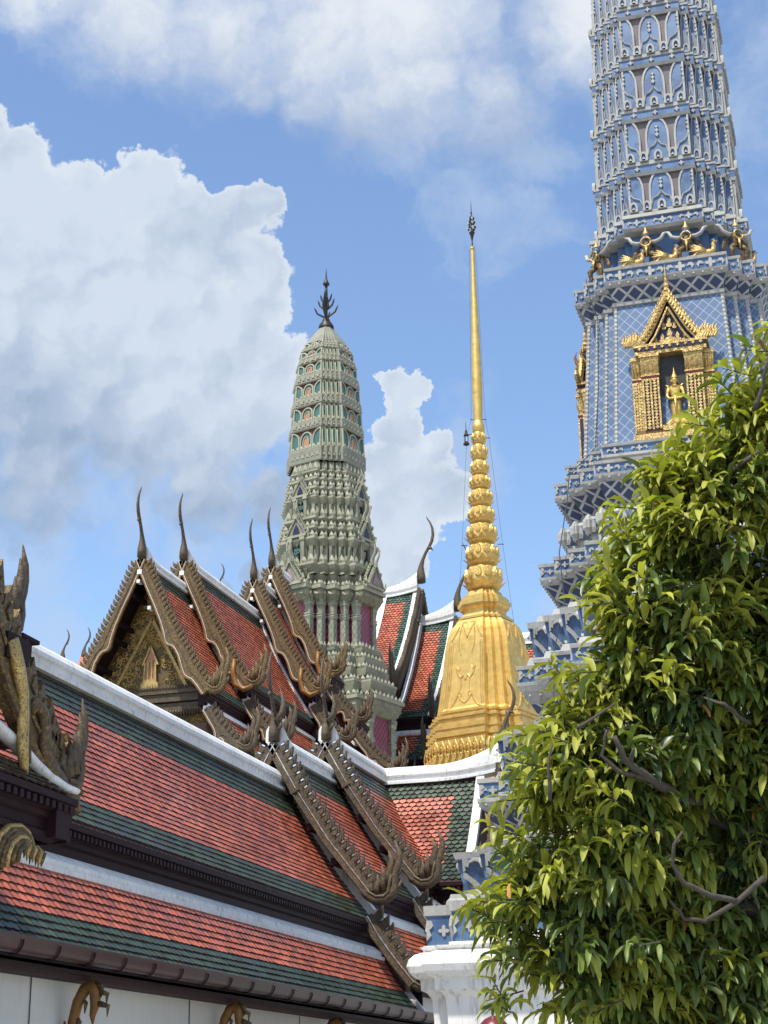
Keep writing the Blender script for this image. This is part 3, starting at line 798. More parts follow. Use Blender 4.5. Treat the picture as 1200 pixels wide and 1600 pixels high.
for k in range(6):      # nested ribs of a leaf scroll
    f = 1-.135*k
    mb.tube([(bx+.025*k, *sc_(c0[0]+(y-c0[0])*f, c0[1]+(z-c0[1])*f)) for y, z in C_], [r*.36 for r in (.08,.09,.10,.11,.11,.10,.08,.02)], 7, 'gilt' if k % 3 else 'goldc', flat=(X3, 1.4))
for k in range(7):
    y, z = sc_(17.62+.10*k, 4.62-.012*k)
    mb.tube([(bx+.10, y, z), (bx+.15, y+.04, z-.07), (bx+.14, y+.02, z-.15), (bx+.12, y+.04, z-.22-.02*(k % 3))], [.03,.036,.026,.005], 6, 'goldc' if k % 2 else 'gilt')
mb.build('porch_bracket', gal, smooth=True)

# ================================================================== 2. the tall hall behind (gable end towards us)
hall = thing('temple_hall', 'orange roofed hall with four receding gables and a carved gilded pediment', 'temple building', (-28.16, 68, 0))
HX = -28.16
HP = [(0,0),(.55,-1.28),(1.15,-2.55),(1.85,-3.85),(2.45,-4.85),(3.05,-5.75)]
HS = [(3.0,-6.45),(3.4,-7.1),(3.85,-7.65),(4.35,-8.15)]
HS2 = [(4.3,-8.8),(4.8,-9.5),(5.4,-10.1),(6.1,-10.7)]
HT = [(60.0, 65.1, 23.25), (64.3, 73.6, 24.5), (72.9, 76.1, 26.2), (75.4, 77.6, 27.65)]
for ti, (y0, y1, zr) in enumerate(HT):
    yw = y0+1.45 if ti == 0 else HT[ti-1][1]
    L = y1-y0-.05
    mb = MB('red2')
    tiles(mb, (HX, y0+.05, zr), Y3, L, HP, X3, .24, .19, lambda u, s, L, SL: 'green2' if (s < .95 or s > SL-.62) else 'red2', th=.035, s0=.2, fine=False)
    mb.build('roof_tiles', hall)
    for nm, pr in (('skirt_tiles', HS), ('lower_skirt_tiles', HS2)):
        mb = MB('red2')
        tiles(mb, (HX, y0+.4, zr), Y3, L-.1, pr, X3, .24, .19, lambda u, s, L, SL: 'green2' if s > SL-.55 else 'red2', th=.035, s0=.1, fine=False)
        mb.build(nm, hall)
        roof_solid(hall, (HX, y0+.4, zr), Y3, L-.1, pr, X3, name='skirt_deck')
    roof_solid(hall, (HX, yw, zr), Y3, y1-yw, HP, X3, depth=.2)
    mb = MB('white')
    cap_profile(mb, (HX, y0+.1, zr), Y3, L-.05, RIDGE, 'white', X3, swoop=lambda u: .35*(max(0, 1-u/1.4))**2, n=8)
    mb.build('ridge_cap', hall)
    for (o, z) in ((2.84, -6.28), (4.14, -8.63)):
        mb = MB('white')
        sec = [(o-.1, z-.1), (o, z+.04), (o+.14, z), (o+.24, z-.10), (o+.24, z-.22), (o-.1, z-.26)]
        cap_profile(mb, (HX, y0+.4, zr), Y3, L-.1, sec, 'white', X3); mb.build('flashing', hall)
    if ti > 0:
        zl = HT[ti-1][2]
        for pr in (HP, HS):
            mb = MB('white')
            SPl = slope_pts(pr, 12)
            strip(mb, [tuple(p+n*.14) for p, t, n in SPl], [tuple(p-n*.02) for p, t, n in SPl], (HX, yw-.30, zl), X3, Z3, Y3, .26, 'white'); mb.build('verge_flashing', hall)
    mb = MB('maroond')
    cornice(mb, (HX, y0+.4, zr), Y3, L-.1, X3, 3.05, -5.78, .55); mb.build('eaves_cornice', hall); mb = MB('maroond')
    cornice(mb, (HX, y0+.4, zr), Y3, L-.1, X3, 4.35, -8.18, .5); mb.build('eaves_cornice', hall); mb = MB('maroond')
    cornice(mb, (HX, y0+.4, zr), Y3, L-.1, X3, 6.1, -10.73, .5)
    mb.build('eaves_cornice', hall)
    mb = MB('maroond')
    W_ = [(-3.0,-12),(-3.0,-5.7),(-1.85,-3.9),(-.55,-1.33),(0,-.06),(.55,-1.33),(1.85,-3.9),(3.0,-5.7),(3.0,-6.6),(4.2,-8.1),(4.2,-12)]
    mb.prism(W_, (HX, yw+.02, zr), X3, Z3, -Y3, .05, 'navy' if ti else 'maroond')
    ov = yw-y0
    SP = slope_pts(HP, 10)
    for sgn in (1, -1):
        strip(mb, [(p.x*sgn, p.y) for p, t, n in SP], [((p-n*.1).x*sgn, (p-n*.1).y) for p, t, n in SP], (HX, yw, zr), X3, Z3, -Y3, ov, 'maroond')
        for f in (.25, .42, .58, .74, .9):       # purlin ends under the verge
            p = SP[int(10*f)][0]
            mb.box((HX+sgn*(p.x-.16), yw-ov*.5, zr+p.y-.34), (.18, ov*.98, .18), 'maroond')
    for (f) in (.18, .36):
        p = SP[int(10*f)][0]
        mb.box((HX+p.x-.30, y0-.05, zr+p.y-.42), (.14, .3, .14), 'white')
    mb.box((HX, y0-.02, zr-.62), (.2, .36, .2), 'white')
    mb.build('gable_wall', hall)
    for sgn in (1, -1):
        bargeboard(hall, (HX, y0, zr), X3*sgn, -Y3, HP, 'wave', 28, .28, t=.14, wd=.235, up=.10, m='gilt', ext=.15)
        bargeboard(hall, (HX, y0+.25, zr), X3*sgn, -Y3, HS, 'wave', 9, .28, t=.14, wd=.22, up=.10, m='giltd', ext=.1, t_start=.001)
    bargeboard(hall, (HX, y0+.3, zr), X3, -Y3, HS2, 'wave', 10, .28, t=.14, wd=.22, up=.10, m='giltd', ext=.1, t_start=.001)
    hang_hong(hall, (HX+3.38, y0-.05, zr-5.72), X3, -Y3, 1.12, .2, 'gilt', w=.85)
    if ti > 0:
        mb = MB('orange')
        mb.tube([(HX+2.55, y0-.16, zr-4.75), (HX+2.5, y0-.18, zr-5.3), (HX+2.62, y0-.18, zr-5.85), (HX+3.0, y0-.18, zr-6.1), (HX+3.4, y0-.16, zr-5.95)], [.09,.12,.135,.13,.09], 7, 'orange')
        mb.build('hanging_curl', hall, smooth=True)
    hang_hong(hall, (HX+4.66, y0+.2, zr-8.1), X3, -Y3, 1.05, .2, 'giltd', w=.85)
    hang_hong(hall, (HX+6.4, y0+.25, zr-10.66), X3, -Y3, 1.0, .2, 'giltd', w=.85)
    chofa(hall, (HX, y0-.04, zr+.25), X3, -Y3, 1.20, 'giltd', wide=1.1, flat=.7)
# carved pediment of the first gable
yw = 61.45; zr = 23.25
ped = MB('goldc')
ped.prism([(-2.62,-5.35),(-1.5,-3.35),(-.2,-.95),(0,-.62),(.2,-.95),(1.5,-3.35),(2.62,-5.35)], (HX, yw-.06, zr), X3, Z3, -Y3, .05, 'gilt')
mb = ped
random.seed(11)
def curl(mb, c, r, sg, O, A, B, N, m, w=.03):
    P = []
    for k in range(8):
        a = k*.75*sg+c[2]; rr = r*(1-k/10.0)
        P.append(O+A*(c[0]+rr*cos(a))+B*(c[1]+rr*sin(a))+N*.03)
    mb.tube(P, [w*.5, w*1.2, w*1.4, w*1.3, w*1.1, w, w, w*1.2], 4, m, caps=False)
Op = Vector((HX, yw-.12, zr))
for k in range(560):
    b = -5.25+4.4*random.random(); hw_ = (-b-.7)*.56
    a = random.uniform(-1, 1)*hw_
    if abs(a) < .42 and -5.3 < b < -3.6: continue
    curl(mb, (a, b, random.uniform(0, 6.3)), random.uniform(.07, .16), random.choice((-1, 1)), Op, X3, Z3, -Y3, 'goldc', .022)
pedo = ped.build('pediment', hall)
mb = MB('goldc')
def bar(mb, p, q, w, m, O=Op, A=X3, N=-Y3, h=.1):
    p = Vector(p); q = Vector(q); d = (q-p).normalized(); n = Vector((-d.y, d.x))*w/2
    mb.prism([tuple(p-n), tuple(q-n), tuple(q+n), tuple(p+n)], O, A, Z3, N, h, m)
bar(mb, (-1.62,-5.25), (0,-2.25), .13, 'goldc'); bar(mb, (1.62,-5.25), (0.0,-2.25), .13, 'goldc')
bar(mb, (-2.75,-5.5), (-.12,-.85), .16, 'orange'); bar(mb, (2.75,-5.5), (.12,-.85), .16, 'orange')
mb.build('pediment_frame', pedo)
mb = MB('goldc')
mb.prism([(-.42,-5.25),(.42,-5.25),(.36,-5.0),(.30,-4.98),(.3,-4.85),(-.3,-4.85),(-.3,-4.98),(-.36,-5.0)], Op, X3, Z3, -Y3, .16, 'goldc')
mb.prism([(-.26,-4.85),(.26,-4.85),(.26,-4.2),(.0,-3.55),(-.26,-4.2)], Op, X3, Z3, -Y3, .10, 'terra')
for a in (-.26, -.09, .09, .26): bar(mb, (a, -4.85), (a*.9, -4.15+.5*(.26-abs(a))), .06, 'goldc', h=.15)
bar(mb, (-.34,-4.25), (0,-3.45), .08, 'goldc', h=.16); bar(mb, (.34,-4.25), (0,-3.45), .08, 'goldc', h=.16)
mb.build('pediment_shrine', pedo)
mb = MB('giltd')
for z, h, d in ((-5.45,.16,.30), (-5.62,.14,.22), (-5.80,.18,.34), (-6.02,.16,.24), (-6.2,.14,.36)):
    mb.box((HX, yw-.02, zr+z), (5.7, d*2, h), 'giltd')
for k in range(46):
    petal(mb, (HX-2.75+k*.122, yw-.33, zr-5.38), X3, -Y3, .12, .22, 'giltd')
    petal(mb, (HX-2.75+k*.122, yw-.40, zr-6.27), X3, -Y3, .12, -.26, 'giltd')
mb.build('pediment_cornice', pedo)
mb = MB('goldc'); Op2 = Vector((HX, yw-.10, zr))
mb.box((HX, yw-.06, zr-7.2), (6.4, .08, 1.6), 'gilt')
for k in range(300):
    curl(mb, (random.uniform(-2.9, 3.2), random.uniform(-7.9, -6.5), random.uniform(0, 6.3)), random.uniform(.08, .18), random.choice((-1, 1)), Op2, X3, Z3, -Y3, 'goldc', .024)
mb.build('lower_carved_panel', hall)
mb = MB('giltd')
for z in (-8.05, -8.25, -8.5): mb.box((HX, yw-.05, zr+z), (6.9, .4 if z > -8.2 else .6, .17), 'giltd')
mb.box((HX, yw+.1, zr-15.5), (5.6, .2, 14), 'wall')
mb.build('lower_cornice', hall)
mb = MB('wall'); mb.box((HX, 69, 7.0), (5.6, 16, 14), 'wall'); mb.build('wall', hall)

# ================================================================== 3. the great hall beyond (ridge runs left-right)
gh = thing('palace_hall', 'steep tiled roof with two stepped tiers between the green prang and the gold spire', 'temple building', (-32, 108, 0))
GY = 108.0
GP = [(0,0),(1.3,-2.1),(2.9,-4.3),(4.7,-6.4),(6.75,-8.35)]
GS = [(6.7,-9.35),(7.6,-10.5),(8.6,-11.5)]
GS2 = [(8.5,-12.4),(9.4,-13.6),(10.6,-14.7)]
GT = [(-38.0, -31.9, 35.2, 0), (-31.9, -29.35, 36.0, 1), (-29.35, -26.75, 33.7, 2)]
for (x0, x1, zr, ti) in GT:
    L = x1-x0
    for nm, pr in (('roof_tiles', GP), ('skirt_tiles', GS), ('lower_skirt_tiles', GS2)):
        mb = MB('red2')
        top = 1.15 if nm == 'roof_tiles' else -1
        tiles(mb, (x0, GY, zr), X3, L-.1, pr, -Y3, .26, .24, lambda u, s, L, SL, top=top: 'green2' if (s < top or s > SL-.7 or u > L-.75) else 'red2', th=.05, s0=.2, fine=False)
        mb.build(nm, gh)
        roof_solid(gh, (x0, GY, zr), X3, L-.12, pr, -Y3, name='roof_deck' if pr is GP else 'skirt_deck')
    mb = MB('white')
    BIG = [(a*1.35, b*1.5) for a, b in RIDGE]
    cap_profile(mb, (x0, GY, zr), X3, L, BIG, 'white', -Y3, swoop=lambda u, L=L: .95*(max(0, (u-L+2.6)/2.6))**2, n=14)
    for pr in (GP, GS, GS2):
        SPl = slope_pts(pr, 12)
        strip(mb, [tuple(p+n*.10) for p, t, n in SPl], [tuple(p-n*.02) for p, t, n in SPl], (x1-.30, GY, zr), -Y3, Z3, X3, .26, 'white')
        strip(mb, [tuple(p+n*.12) for p, t, n in SPl], [tuple(p-n*.02) for p, t, n in SPl], (x0, GY, zr), -Y3, Z3, X3, .35, 'white')
    for k in range(5):     # scalloped corner under the ridge end
        mb.prism([(.1+.28*k, -.5-.46*k), (.1+.28*k, -1.3-.46*k-.1*(k % 2)), (.75+.28*k, -1.6-.46*k)], (x1-.95+.16*k, GY, zr), -Y3, Z3, X3, .05, 'white')
    for (o, z) in ((6.3, -9.15), (8.1, -12.2)):
        cap_profile(mb, (x0, GY, zr), X3, L, [(o-.2, z-.2), (o, z+.1), (o+.3, z), (o+.5, z-.2), (o+.5, z-.4), (o-.2, z-.5)], 'white', -Y3)
    mb.build('ridge_cap', gh)
    mb = MB('maroond')
    cornice(mb, (x0, GY, zr), X3, L+.3, -Y3, 6.75, -8.4, .8); mb.build('eaves_cornice', gh); mb = MB('maroond'); cornice(mb, (x0, GY, zr), X3, L+.3, -Y3, 8.6, -11.55, .7); mb.build('eaves_cornice', gh); mb = MB('maroond'); cornice(mb, (x0, GY, zr), X3, L+.3, -Y3, 10.6, -14.75, .7)
    mb.build('eaves_cornice', gh)
    mb = MB('maroond')
    mb.prism([(-6.6,-16),(-6.6,-8.3),(-4.7,-6.5),(-2.9,-4.4),(0,-.1),(2.9,-4.4),(4.7,-6.5),(6.6,-8.3),(6.6,-16)], (x1-.28, GY, zr), Y3, Z3, X3, .1, 'maroond')
    mb.build('gable_wall', gh)
    if ti > 0:
        for sgn in (1, -1):
            bargeboard(gh, (x1+.15, GY, zr), Y3*sgn, X3, GP, 'plain', 30, .38, t=.25, wd=.30, up=.1, m='giltd', ext=.25)
        bargeboard(gh, (x1+.15, GY, zr), -Y3, X3, GS, 'plain', 9, .38, t=.22, wd=.3, up=.1, m='giltd', ext=.2, t_start=.001)
        bargeboard(gh, (x1+.15, GY, zr), -Y3, X3, GS2, 'plain', 10, .38, t=.22, wd=.3, up=.1, m='giltd', ext=.2, t_start=.001)
        hang_hong(gh, (x1+.2, GY-7.3, zr-8.2), -Y3, X3, 1.7, .3, 'giltd', w=.7)
        hang_hong(gh, (x1+.2, GY-9.1, zr-11.5), -Y3, X3, 1.8, .35, 'giltd', w=.8)
        hang_hong(gh, (x1+.2, GY-11.1, zr-14.6), -Y3, X3, 1.8, .35, 'giltd', w=.8)
        chofa(gh, (x1+.25, GY, zr+.85), Y3, X3, 1.95, 'giltd', wide=.85, flat=.7)
mb = MB('wall'); mb.box((-36, GY, 10), (18, 13, 20), 'wall'); mb.build('wall', gh)

# roof far behind whose finials alone rise over the white ridge
fh = thing('distant_hall', 'distant hidden roof of which only two thin dark finials show above the white ridge at far left', 'temple building', (-50, 100, 0))
mb = MB('red2')
mb.prism([(-4,-7),(0,0),(4,-7)], (-51.2, 100, 31.2), Y3, Z3, X3, 4.0, 'red2'); mb.build('roof', fh)
mb = MB('wall'); mb.box((-49.2, 100, 12), (4.0, 7.4, 24.3), 'wall'); mb.build('wall', fh)
for x in (-52.6, -51.0): chofa(fh, (x, 100, 31.15), Y3, X3, .85, 'giltd', wide=1.2)
fh['label'] = 'distant roof showing only two thin dark finials above the white ridge at far left'
fw2 = thing('rear_hall', 'rear roof of which only one thin curved finial shows behind the second orange gable', 'temple building', (-41, 100, 0))
mb = MB('red2'); mb.prism([(-4,-7),(0,0),(4,-7)], (-43, 100, 34.9), Y3, Z3, X3, 2.0, 'red2'); mb.build('roof', fw2)
mb = MB('wall'); mb.box((-42, 100, 14), (2.0, 7.4, 28), 'wall'); mb.build('wall', fw2)
chofa(fw2, (-41.2, 100, 34.8), Y3, X3, .82, 'giltd', wide=1.1)

# low tiled roof seen in the gap between the gold bell and the blue tower
rg = thing('side_hall', 'small patch of tiled roof with a white ridge in the gap beside the golden bell', 'temple building', (-19.5, 100, 0))
SP_ = [(0,0),(1.4,-1.9),(3.2,-3.9),(5.4,-5.8)]
mb = MB('red2'); tiles(mb, (-24, 100, 29.55), X3, 9, SP_, -Y3, .26, .24, lambda u, s, L, SL: 'green2' if s < 1.2 or s > SL-.8 else 'red2', th=.05, s0=.2, fine=False); mb.build('roof_tiles', rg)
roof_solid(rg, (-24, 100, 29.55), X3, 9, SP_, -Y3)
mb = MB('white'); cap_profile(mb, (-24, 100, 29.55), X3, 9, [(a*1.6, b*1.6) for a, b in RIDGE], 'white', -Y3); mb.build('ridge_cap', rg)
mb = MB('wall'); mb.box((-19.5, 100, 11.7), (8.4, 9.6, 23.4), 'wall'); mb.build('wall', rg)

# ================================================================== 4. the blue prang
BX, BY = -2.74, 30.0
bp = thing('blue_prang', 'tall blue and white ceramic tower with a gilded niche, half behind the tree', 'tower', (BX, BY, 0), local=True)
VB = Vector((-BX, -BY, 0)).normalized()
C1, N1 = .62, 3
C2, N2 = .49, 4
base = [(0,4.60,'white'),(2.9,4.62,'white'),(3.2,4.64,'white'),(3.3,4.70,'white'),(3.34,4.78,'white'),(3.50,4.79,'white'),(3.53,4.86,'white'),(3.60,4.93,'white'),(3.70,4.965,'white'),(3.80,4.94,'white'),(3.88,4.86,'white'),(3.93,4.72,'white'),
        (4.0,4.66,'white'),(4.12,4.66,'white'),(4.13,4.60,'blue'),(4.60,4.59,'relief'),(4.61,4.64,'relief'),(4.77,4.65,'relief'),(4.78,4.32,'relief'),(4.86,4.30,'relief'),(4.90,4.26,'relief'),(4.97,4.24,'relief'),
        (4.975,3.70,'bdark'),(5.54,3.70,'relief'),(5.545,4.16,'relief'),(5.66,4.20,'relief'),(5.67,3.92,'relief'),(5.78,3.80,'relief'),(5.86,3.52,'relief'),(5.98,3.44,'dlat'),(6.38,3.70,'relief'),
        (6.42,3.74,'relief'),(6.52,3.80,'relief'),(6.58,3.80,'relief'),(6.59,3.76,'blue'),(6.84,3.76,'relief'),(6.85,3.80,'relief'),(6.93,3.80,'relief'),(6.94,3.52,'relief'),(7.05,3.46,'relief'),
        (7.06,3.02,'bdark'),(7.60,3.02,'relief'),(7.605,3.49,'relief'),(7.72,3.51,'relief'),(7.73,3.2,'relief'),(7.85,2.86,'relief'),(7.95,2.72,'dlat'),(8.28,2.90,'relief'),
        (8.33,2.94,'relief'),(8.5,3.06,'relief'),(8.6,3.11,'relief'),(8.65,3.12,'relief'),(8.66,3.08,'blue'),(8.88,3.08,'relief'),(8.885,3.12,'relief'),(8.95,3.13,'relief'),(8.96,2.96,'relief'),(9.12,2.90,'relief'),
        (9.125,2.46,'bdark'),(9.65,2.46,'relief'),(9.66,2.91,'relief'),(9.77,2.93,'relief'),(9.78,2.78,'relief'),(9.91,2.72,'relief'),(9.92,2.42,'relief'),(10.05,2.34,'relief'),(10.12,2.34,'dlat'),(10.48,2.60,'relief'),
        (10.50,2.63,'relief'),(10.58,2.68,'relief'),(10.63,2.69,'relief'),(10.635,2.65,'blue'),(10.82,2.65,'relief'),(10.825,2.69,'relief'),(10.89,2.70,'relief'),(10.9,2.4,'relief'),(11.1,2.22,'relief'),(11.28,2.18,'blue'),
        (11.34,2.23,'blue'),(11.44,2.28,'blue'),(11.54,2.27,'relief'),(11.60,2.22,'relief'),(11.64,2.10,'relief'),(11.74,2.06,'dlat'),(12.10,2.30,'relief'),(12.12,2.33,'relief'),(12.19,2.37,'relief'),(12.24,2.38,'relief'),
        (12.245,2.34,'blue'),(12.42,2.34,'relief'),(12.425,2.37,'relief'),(12.48,2.38,'relief'),(12.49,2.15,'relief'),(12.60,2.13,'relief'),(12.61,2.18,'relief'),(12.66,2.18,'relief'),(12.665,2.14,'blue'),(12.81,2.14,'relief'),(12.815,2.17,'relief'),(12.86,2.18,'relief'),
        (12.87,1.95,'relief'),(12.97,1.92,'relief'),(12.98,1.83,'blat'),(15.82,1.63,'relief'),(15.83,1.67,'relief'),(15.90,1.68,'relief'),(15.905,1.63,'dlat'),(16.17,1.77,'relief'),(16.18,1.80,'relief'),(16.25,1.85,'relief'),(16.28,1.86,'relief'),
        (16.285,1.82,'blue'),(16.50,1.82,'relief'),(16.505,1.85,'relief'),(16.56,1.86,'relief'),(16.57,1.5,'relief'),(16.6,1.36,'bdark')]
mb = MB('white'); rloft(mb, [(z, w-.40, m_) for z, w, m_ in base if z < 4.0]+[(3.995,4.4,'white')], .93, 1); mb.build('plinth', bp, smooth=True, angle=35)
tierm = {}
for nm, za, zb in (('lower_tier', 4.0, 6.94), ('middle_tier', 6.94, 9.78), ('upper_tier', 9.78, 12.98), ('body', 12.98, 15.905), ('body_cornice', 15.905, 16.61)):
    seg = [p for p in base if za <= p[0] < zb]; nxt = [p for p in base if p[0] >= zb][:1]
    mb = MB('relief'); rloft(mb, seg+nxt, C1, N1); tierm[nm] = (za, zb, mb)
shaft = [(16.6,1.32,'blue'),(17.44,1.30,'relief'),(17.45,1.50,'relief'),(17.50,1.56,'relief'),(17.505,1.53,'blue'),(17.72,1.51,'relief'),(17.725,1.55,'relief'),(17.80,1.54,'relief'),(17.81,1.42,'relief'),(17.88,1.41,'relief')]
REG = [17.88, 18.98, 20.22, 21.47, 22.70, 23.90, 25.05, 26.15]
def wsh(z): return 1.40 - .17*max(0, (z-17.88)/6.0)**1.5
for i in range(len(REG)-1):
    z0, z1 = REG[i], REG[i+1]; w0, w1 = wsh(z0), wsh(z1)
    shaft += [(z0+.005, w0-.075, 'mauve'), (z1-.27, w1-.075, 'mauve'), (z1-.265, w1-.01, 'relief'), (z1-.20, w1+.02, 'relief'), (z1-.195, w1, 'blue'), (z1-.05, w1, 'relief'), (z1-.045, w1+.02, 'relief'), (z1, w1+.02, 'relief')]
shaft += [(27.5,1.05,'blue'),(29,.8,'blue'),(30.5,.4,'relief'),(31.2,.08,'gilt'),(33,.02,'gilt')]
mb = MB('relief'); rloft(mb, shaft, C2, N2); tierm['shaft'] = (16.6, 99, mb)
def tier_at(z): return [m_ for a, b, m_ in tierm.values() if a <= z < b][0]
def arch_panel(mb, O, A, N, w, h, half=0, tilt=0.0, orn=True, t=.032, rim=.034, m='blue', rm='relief'):
    B = (Z3+N*tilt).normalized()
    P = arch(w, h, .52, 5, half)
    mb.prism(P, O, A, B, N, t, m, back=False)
    In = inset(P, rim)
    mb.band(P, In, O, A, B, N, t+.020, rm)
    if orn and half == 0:
        Q = [(-w*.5+rim, h*.16), (-w*.36, h*.32), (-w*.16, h*.36), (-w*.05, h*.43), (0, h*.50), (w*.05, h*.43), (w*.16, h*.36), (w*.36, h*.32), (w*.5-rim, h*.16)]
        mb.tube([O+A*a+B*b+N*(t+.012) for a, b in Q], rim*.55, 4, rm)
        for (c, s) in ((.60, .055), (.70, .045), (.78, .03)):
            mb.prism([(0, h*(c-s)), (w*.085, h*c), (0, h*(c+s)), (-w*.085, h*c)], O, A, B, N, t+.03, rm, back=False)
    elif orn:
        sg = half
        Q = [(-sg*0+ (-w*.5+rim if half < 0 else w*.5-rim), h*.16), ((-w*.36 if half < 0 else w*.36), h*.30), ((-w*.16 if half < 0 else w*.16), h*.36), (0, h*.5)]
        mb.tube([O+A*a+B*b+N*(t+.012) for a, b in Q], rim*.55, 4, rm)
        for c in (.62, .72, .80): mb.prism([(0, h*(c-.05)), (sg*w*.10, h*c), (0, h*(c+.05))], O, A, B, N, t+.03, rm, back=False)
for i in range(len(REG)-1):
    z0, z1 = REG[i], REG[i+1]; H = z1-z0; w = wsh(z0)
    lean = -(wsh(z0)-wsh(z1))/H
    mb = MB('blue', 'relief')
    for (c, nm, e, L, idx) in facets(w-.075, C2, N2, VB):
        O = Vector((c.x, c.y, z0+.03))
        if L > .6:
            arch_panel(mb, O, e, nm, L*.36, H*.80, 0, lean)
            arch_panel(mb, O-e*(L*.5-.015), e, nm, L*.46, H*.84, 1, lean)
            arch_panel(mb, O+e*(L*.5-.015), e, nm, L*.46, H*.84, -1, lean)
            for a in (-.42, -.22, 0, .22, .42):
                Pm = arch(.155, .20, .35, 4); Om = O+e*(a*L)+nm*.07
                mb.band(Pm, inset(Pm, .035), Om, e, Z3, nm, .06, 'relief'); mb.prism(Pm, Om, e, Z3, nm, .03, 'blue', back=False)
                mb.prism([(-.03,.0),(.03,.0),(.03,.05),(0,.09),(-.03,.05)], Om, e, Z3, nm, .06, 'relief', back=False)
            for a in (-.33, 0, .33): flower(mb, Vector((c.x, c.y, z1-.125))+e*(a*L)+nm*(wsh(z1)-w+.075), e, Z3, nm, .055, 'relief', leaves=False)
        elif abs(nm.dot(VB)) > .4:
            arch_panel(mb, O, e, nm, L*.96, H*.82, 0, lean, orn=False, rim=.018, t=.03)
            Q = [(-L*.40, H*.10), (-L*.12, H*.28), (0, H*.42), (L*.2, H*.22), (L*.42, H*.12)]
            B = (Z3+nm*lean).normalized(); sd = 1 if c.dot(e) > 0 else -1
            mb.tube([O+e*(a*sd)+B*b+nm*.035 for a, b in Q], .012, 4, 'relief')
            for cc in (.42, .50, .58, .66): mb.prism([(L*.30*sd, H*(cc-.035)), (L*.46*sd, H*cc), (L*.30*sd, H*(cc+.035)), (L*.16*sd, H*cc)], O, e, B, nm, .06, 'relief', back=False)
            Pm = arch(L*.8, .20, .35, 3); Om = O+nm*.03
            mb.band(Pm, inset(Pm, .026), Om, e, Z3, nm, .05, 'relief'); mb.prism(Pm, Om, e, Z3, nm, .03, 'blue', back=False)
            flower(mb, Vector((c.x, c.y, z1-.125))+nm*(wsh(z1)-w+.075), e, Z3, nm, .045, 'relief', leaves=False)
        else:
            mb.prism(arch(L*.9, H*.80, .6, 5), O, e, (Z3+nm*lean).normalized(), nm, .012, 'blue', back=False)
    mb.build('arch_register', bp)
# friezes with flowers
for (z, w, cc, nn, r, step) in ((17.61, 1.52, C2, N2, .075, .42), (16.39, 1.82, C1, N1, .105, .46), (12.735, 2.14, C1, N1, .062, .42), (12.33, 2.34, C1, N1, .085, .42),
                                (10.73, 2.65, C1, N1, .078, .45), (8.77, 3.08, C1, N1, .09, .5), (6.715, 3.76, C1, N1, .10, .55), (4.36, 4.60, C1, N1, .17, .80)):
    mb = tier_at(z)
    for (c, nm, e, L, idx) in facets(w, cc, nn, VB):
        k = max(1, int(L/step))
        for j in range(k):
            flower(mb, Vector((c.x, c.y, z))+e*((j+.5)/k-.5)*L, e, Z3, nm, min(r, L*.17), 'relief', leaves=L > step*.5 and r*5 < L/k*1.25)
            if L < step: # corner scrolls
                for sg in (-1, 1): mb.prism([(sg*L*.5, r), (sg*L*.5, -r*.9), (sg*L*.36, -r*.4), (sg*L*.42, .1*r), (sg*L*.30, r*.5), (sg*L*.36, r)], Vector((c.x, c.y, z)), e, Z3, nm, .03, 'relief', back=False)
        if z == 4.36:
            for j in range(k):
                x0 = ((j+.5)/k-.5)*L
                mb.tube([Vector((c.x, c.y, z))+e*(x0+a)+Z3*b+nm*.01 for a, b in ((.18,.24),(.34,.12),(.40,0),(.30,-.14),(.18,-.24))], .022, 4, 'relief')
# studs under the ledges
for (z, w) in ((12.16, 2.355), (10.545, 2.66), (8.42, 3.0), (6.47, 3.77), (16.215, 1.825)):
    mb = tier_at(z)
    for (c, nm, e, L, idx) in facets(w, C1, N1, VB):
        k = max(1, int(L/.17))
        for j in range(k):
            O = Vector((c.x, c.y, z))+e*((j+.5)/k-.5)*L
            mb.lathe([(.028, 0), (.024, .018), (.005, .026)], O, 6, 'relief', (e, Z3, nm))
# beaded columns on the outer corners of the body
Pq = rplan(1.0, C1, N1); nq = len(Pq)
for i in range(nq):
    p0, p1, p2 = Vector(Pq[i-1]), Vector(Pq[i]), Vector(Pq[(i+1) % nq])
    if (p1-p0).cross(p2-p1) <= 0: continue
    d1 = (p1-p0).normalized().to_3d(); d2 = (p2-p1).normalized().to_3d()
    n1_ = Vector((d1.y, -d1.x, 0)); n2_ = Vector((d2.y, -d2.x, 0))
    if max(n1_.dot(VB), n2_.dot(VB)) < .05: continue
    mb = MB('relief'); K = 64; pth = []; rad = []
    for k in range(K+1):
        z = 12.98+2.86*k/K; w = 1.83-.20*(z-12.98)/2.84
        pth.append(p1.to_3d()*w-(n1_+n2_)*.020+Z3*z); rad.append(.048 if k % 2 else .034)
    mb.tube(pth, rad, 6, 'relief'); mb.build('beaded_column', bp)
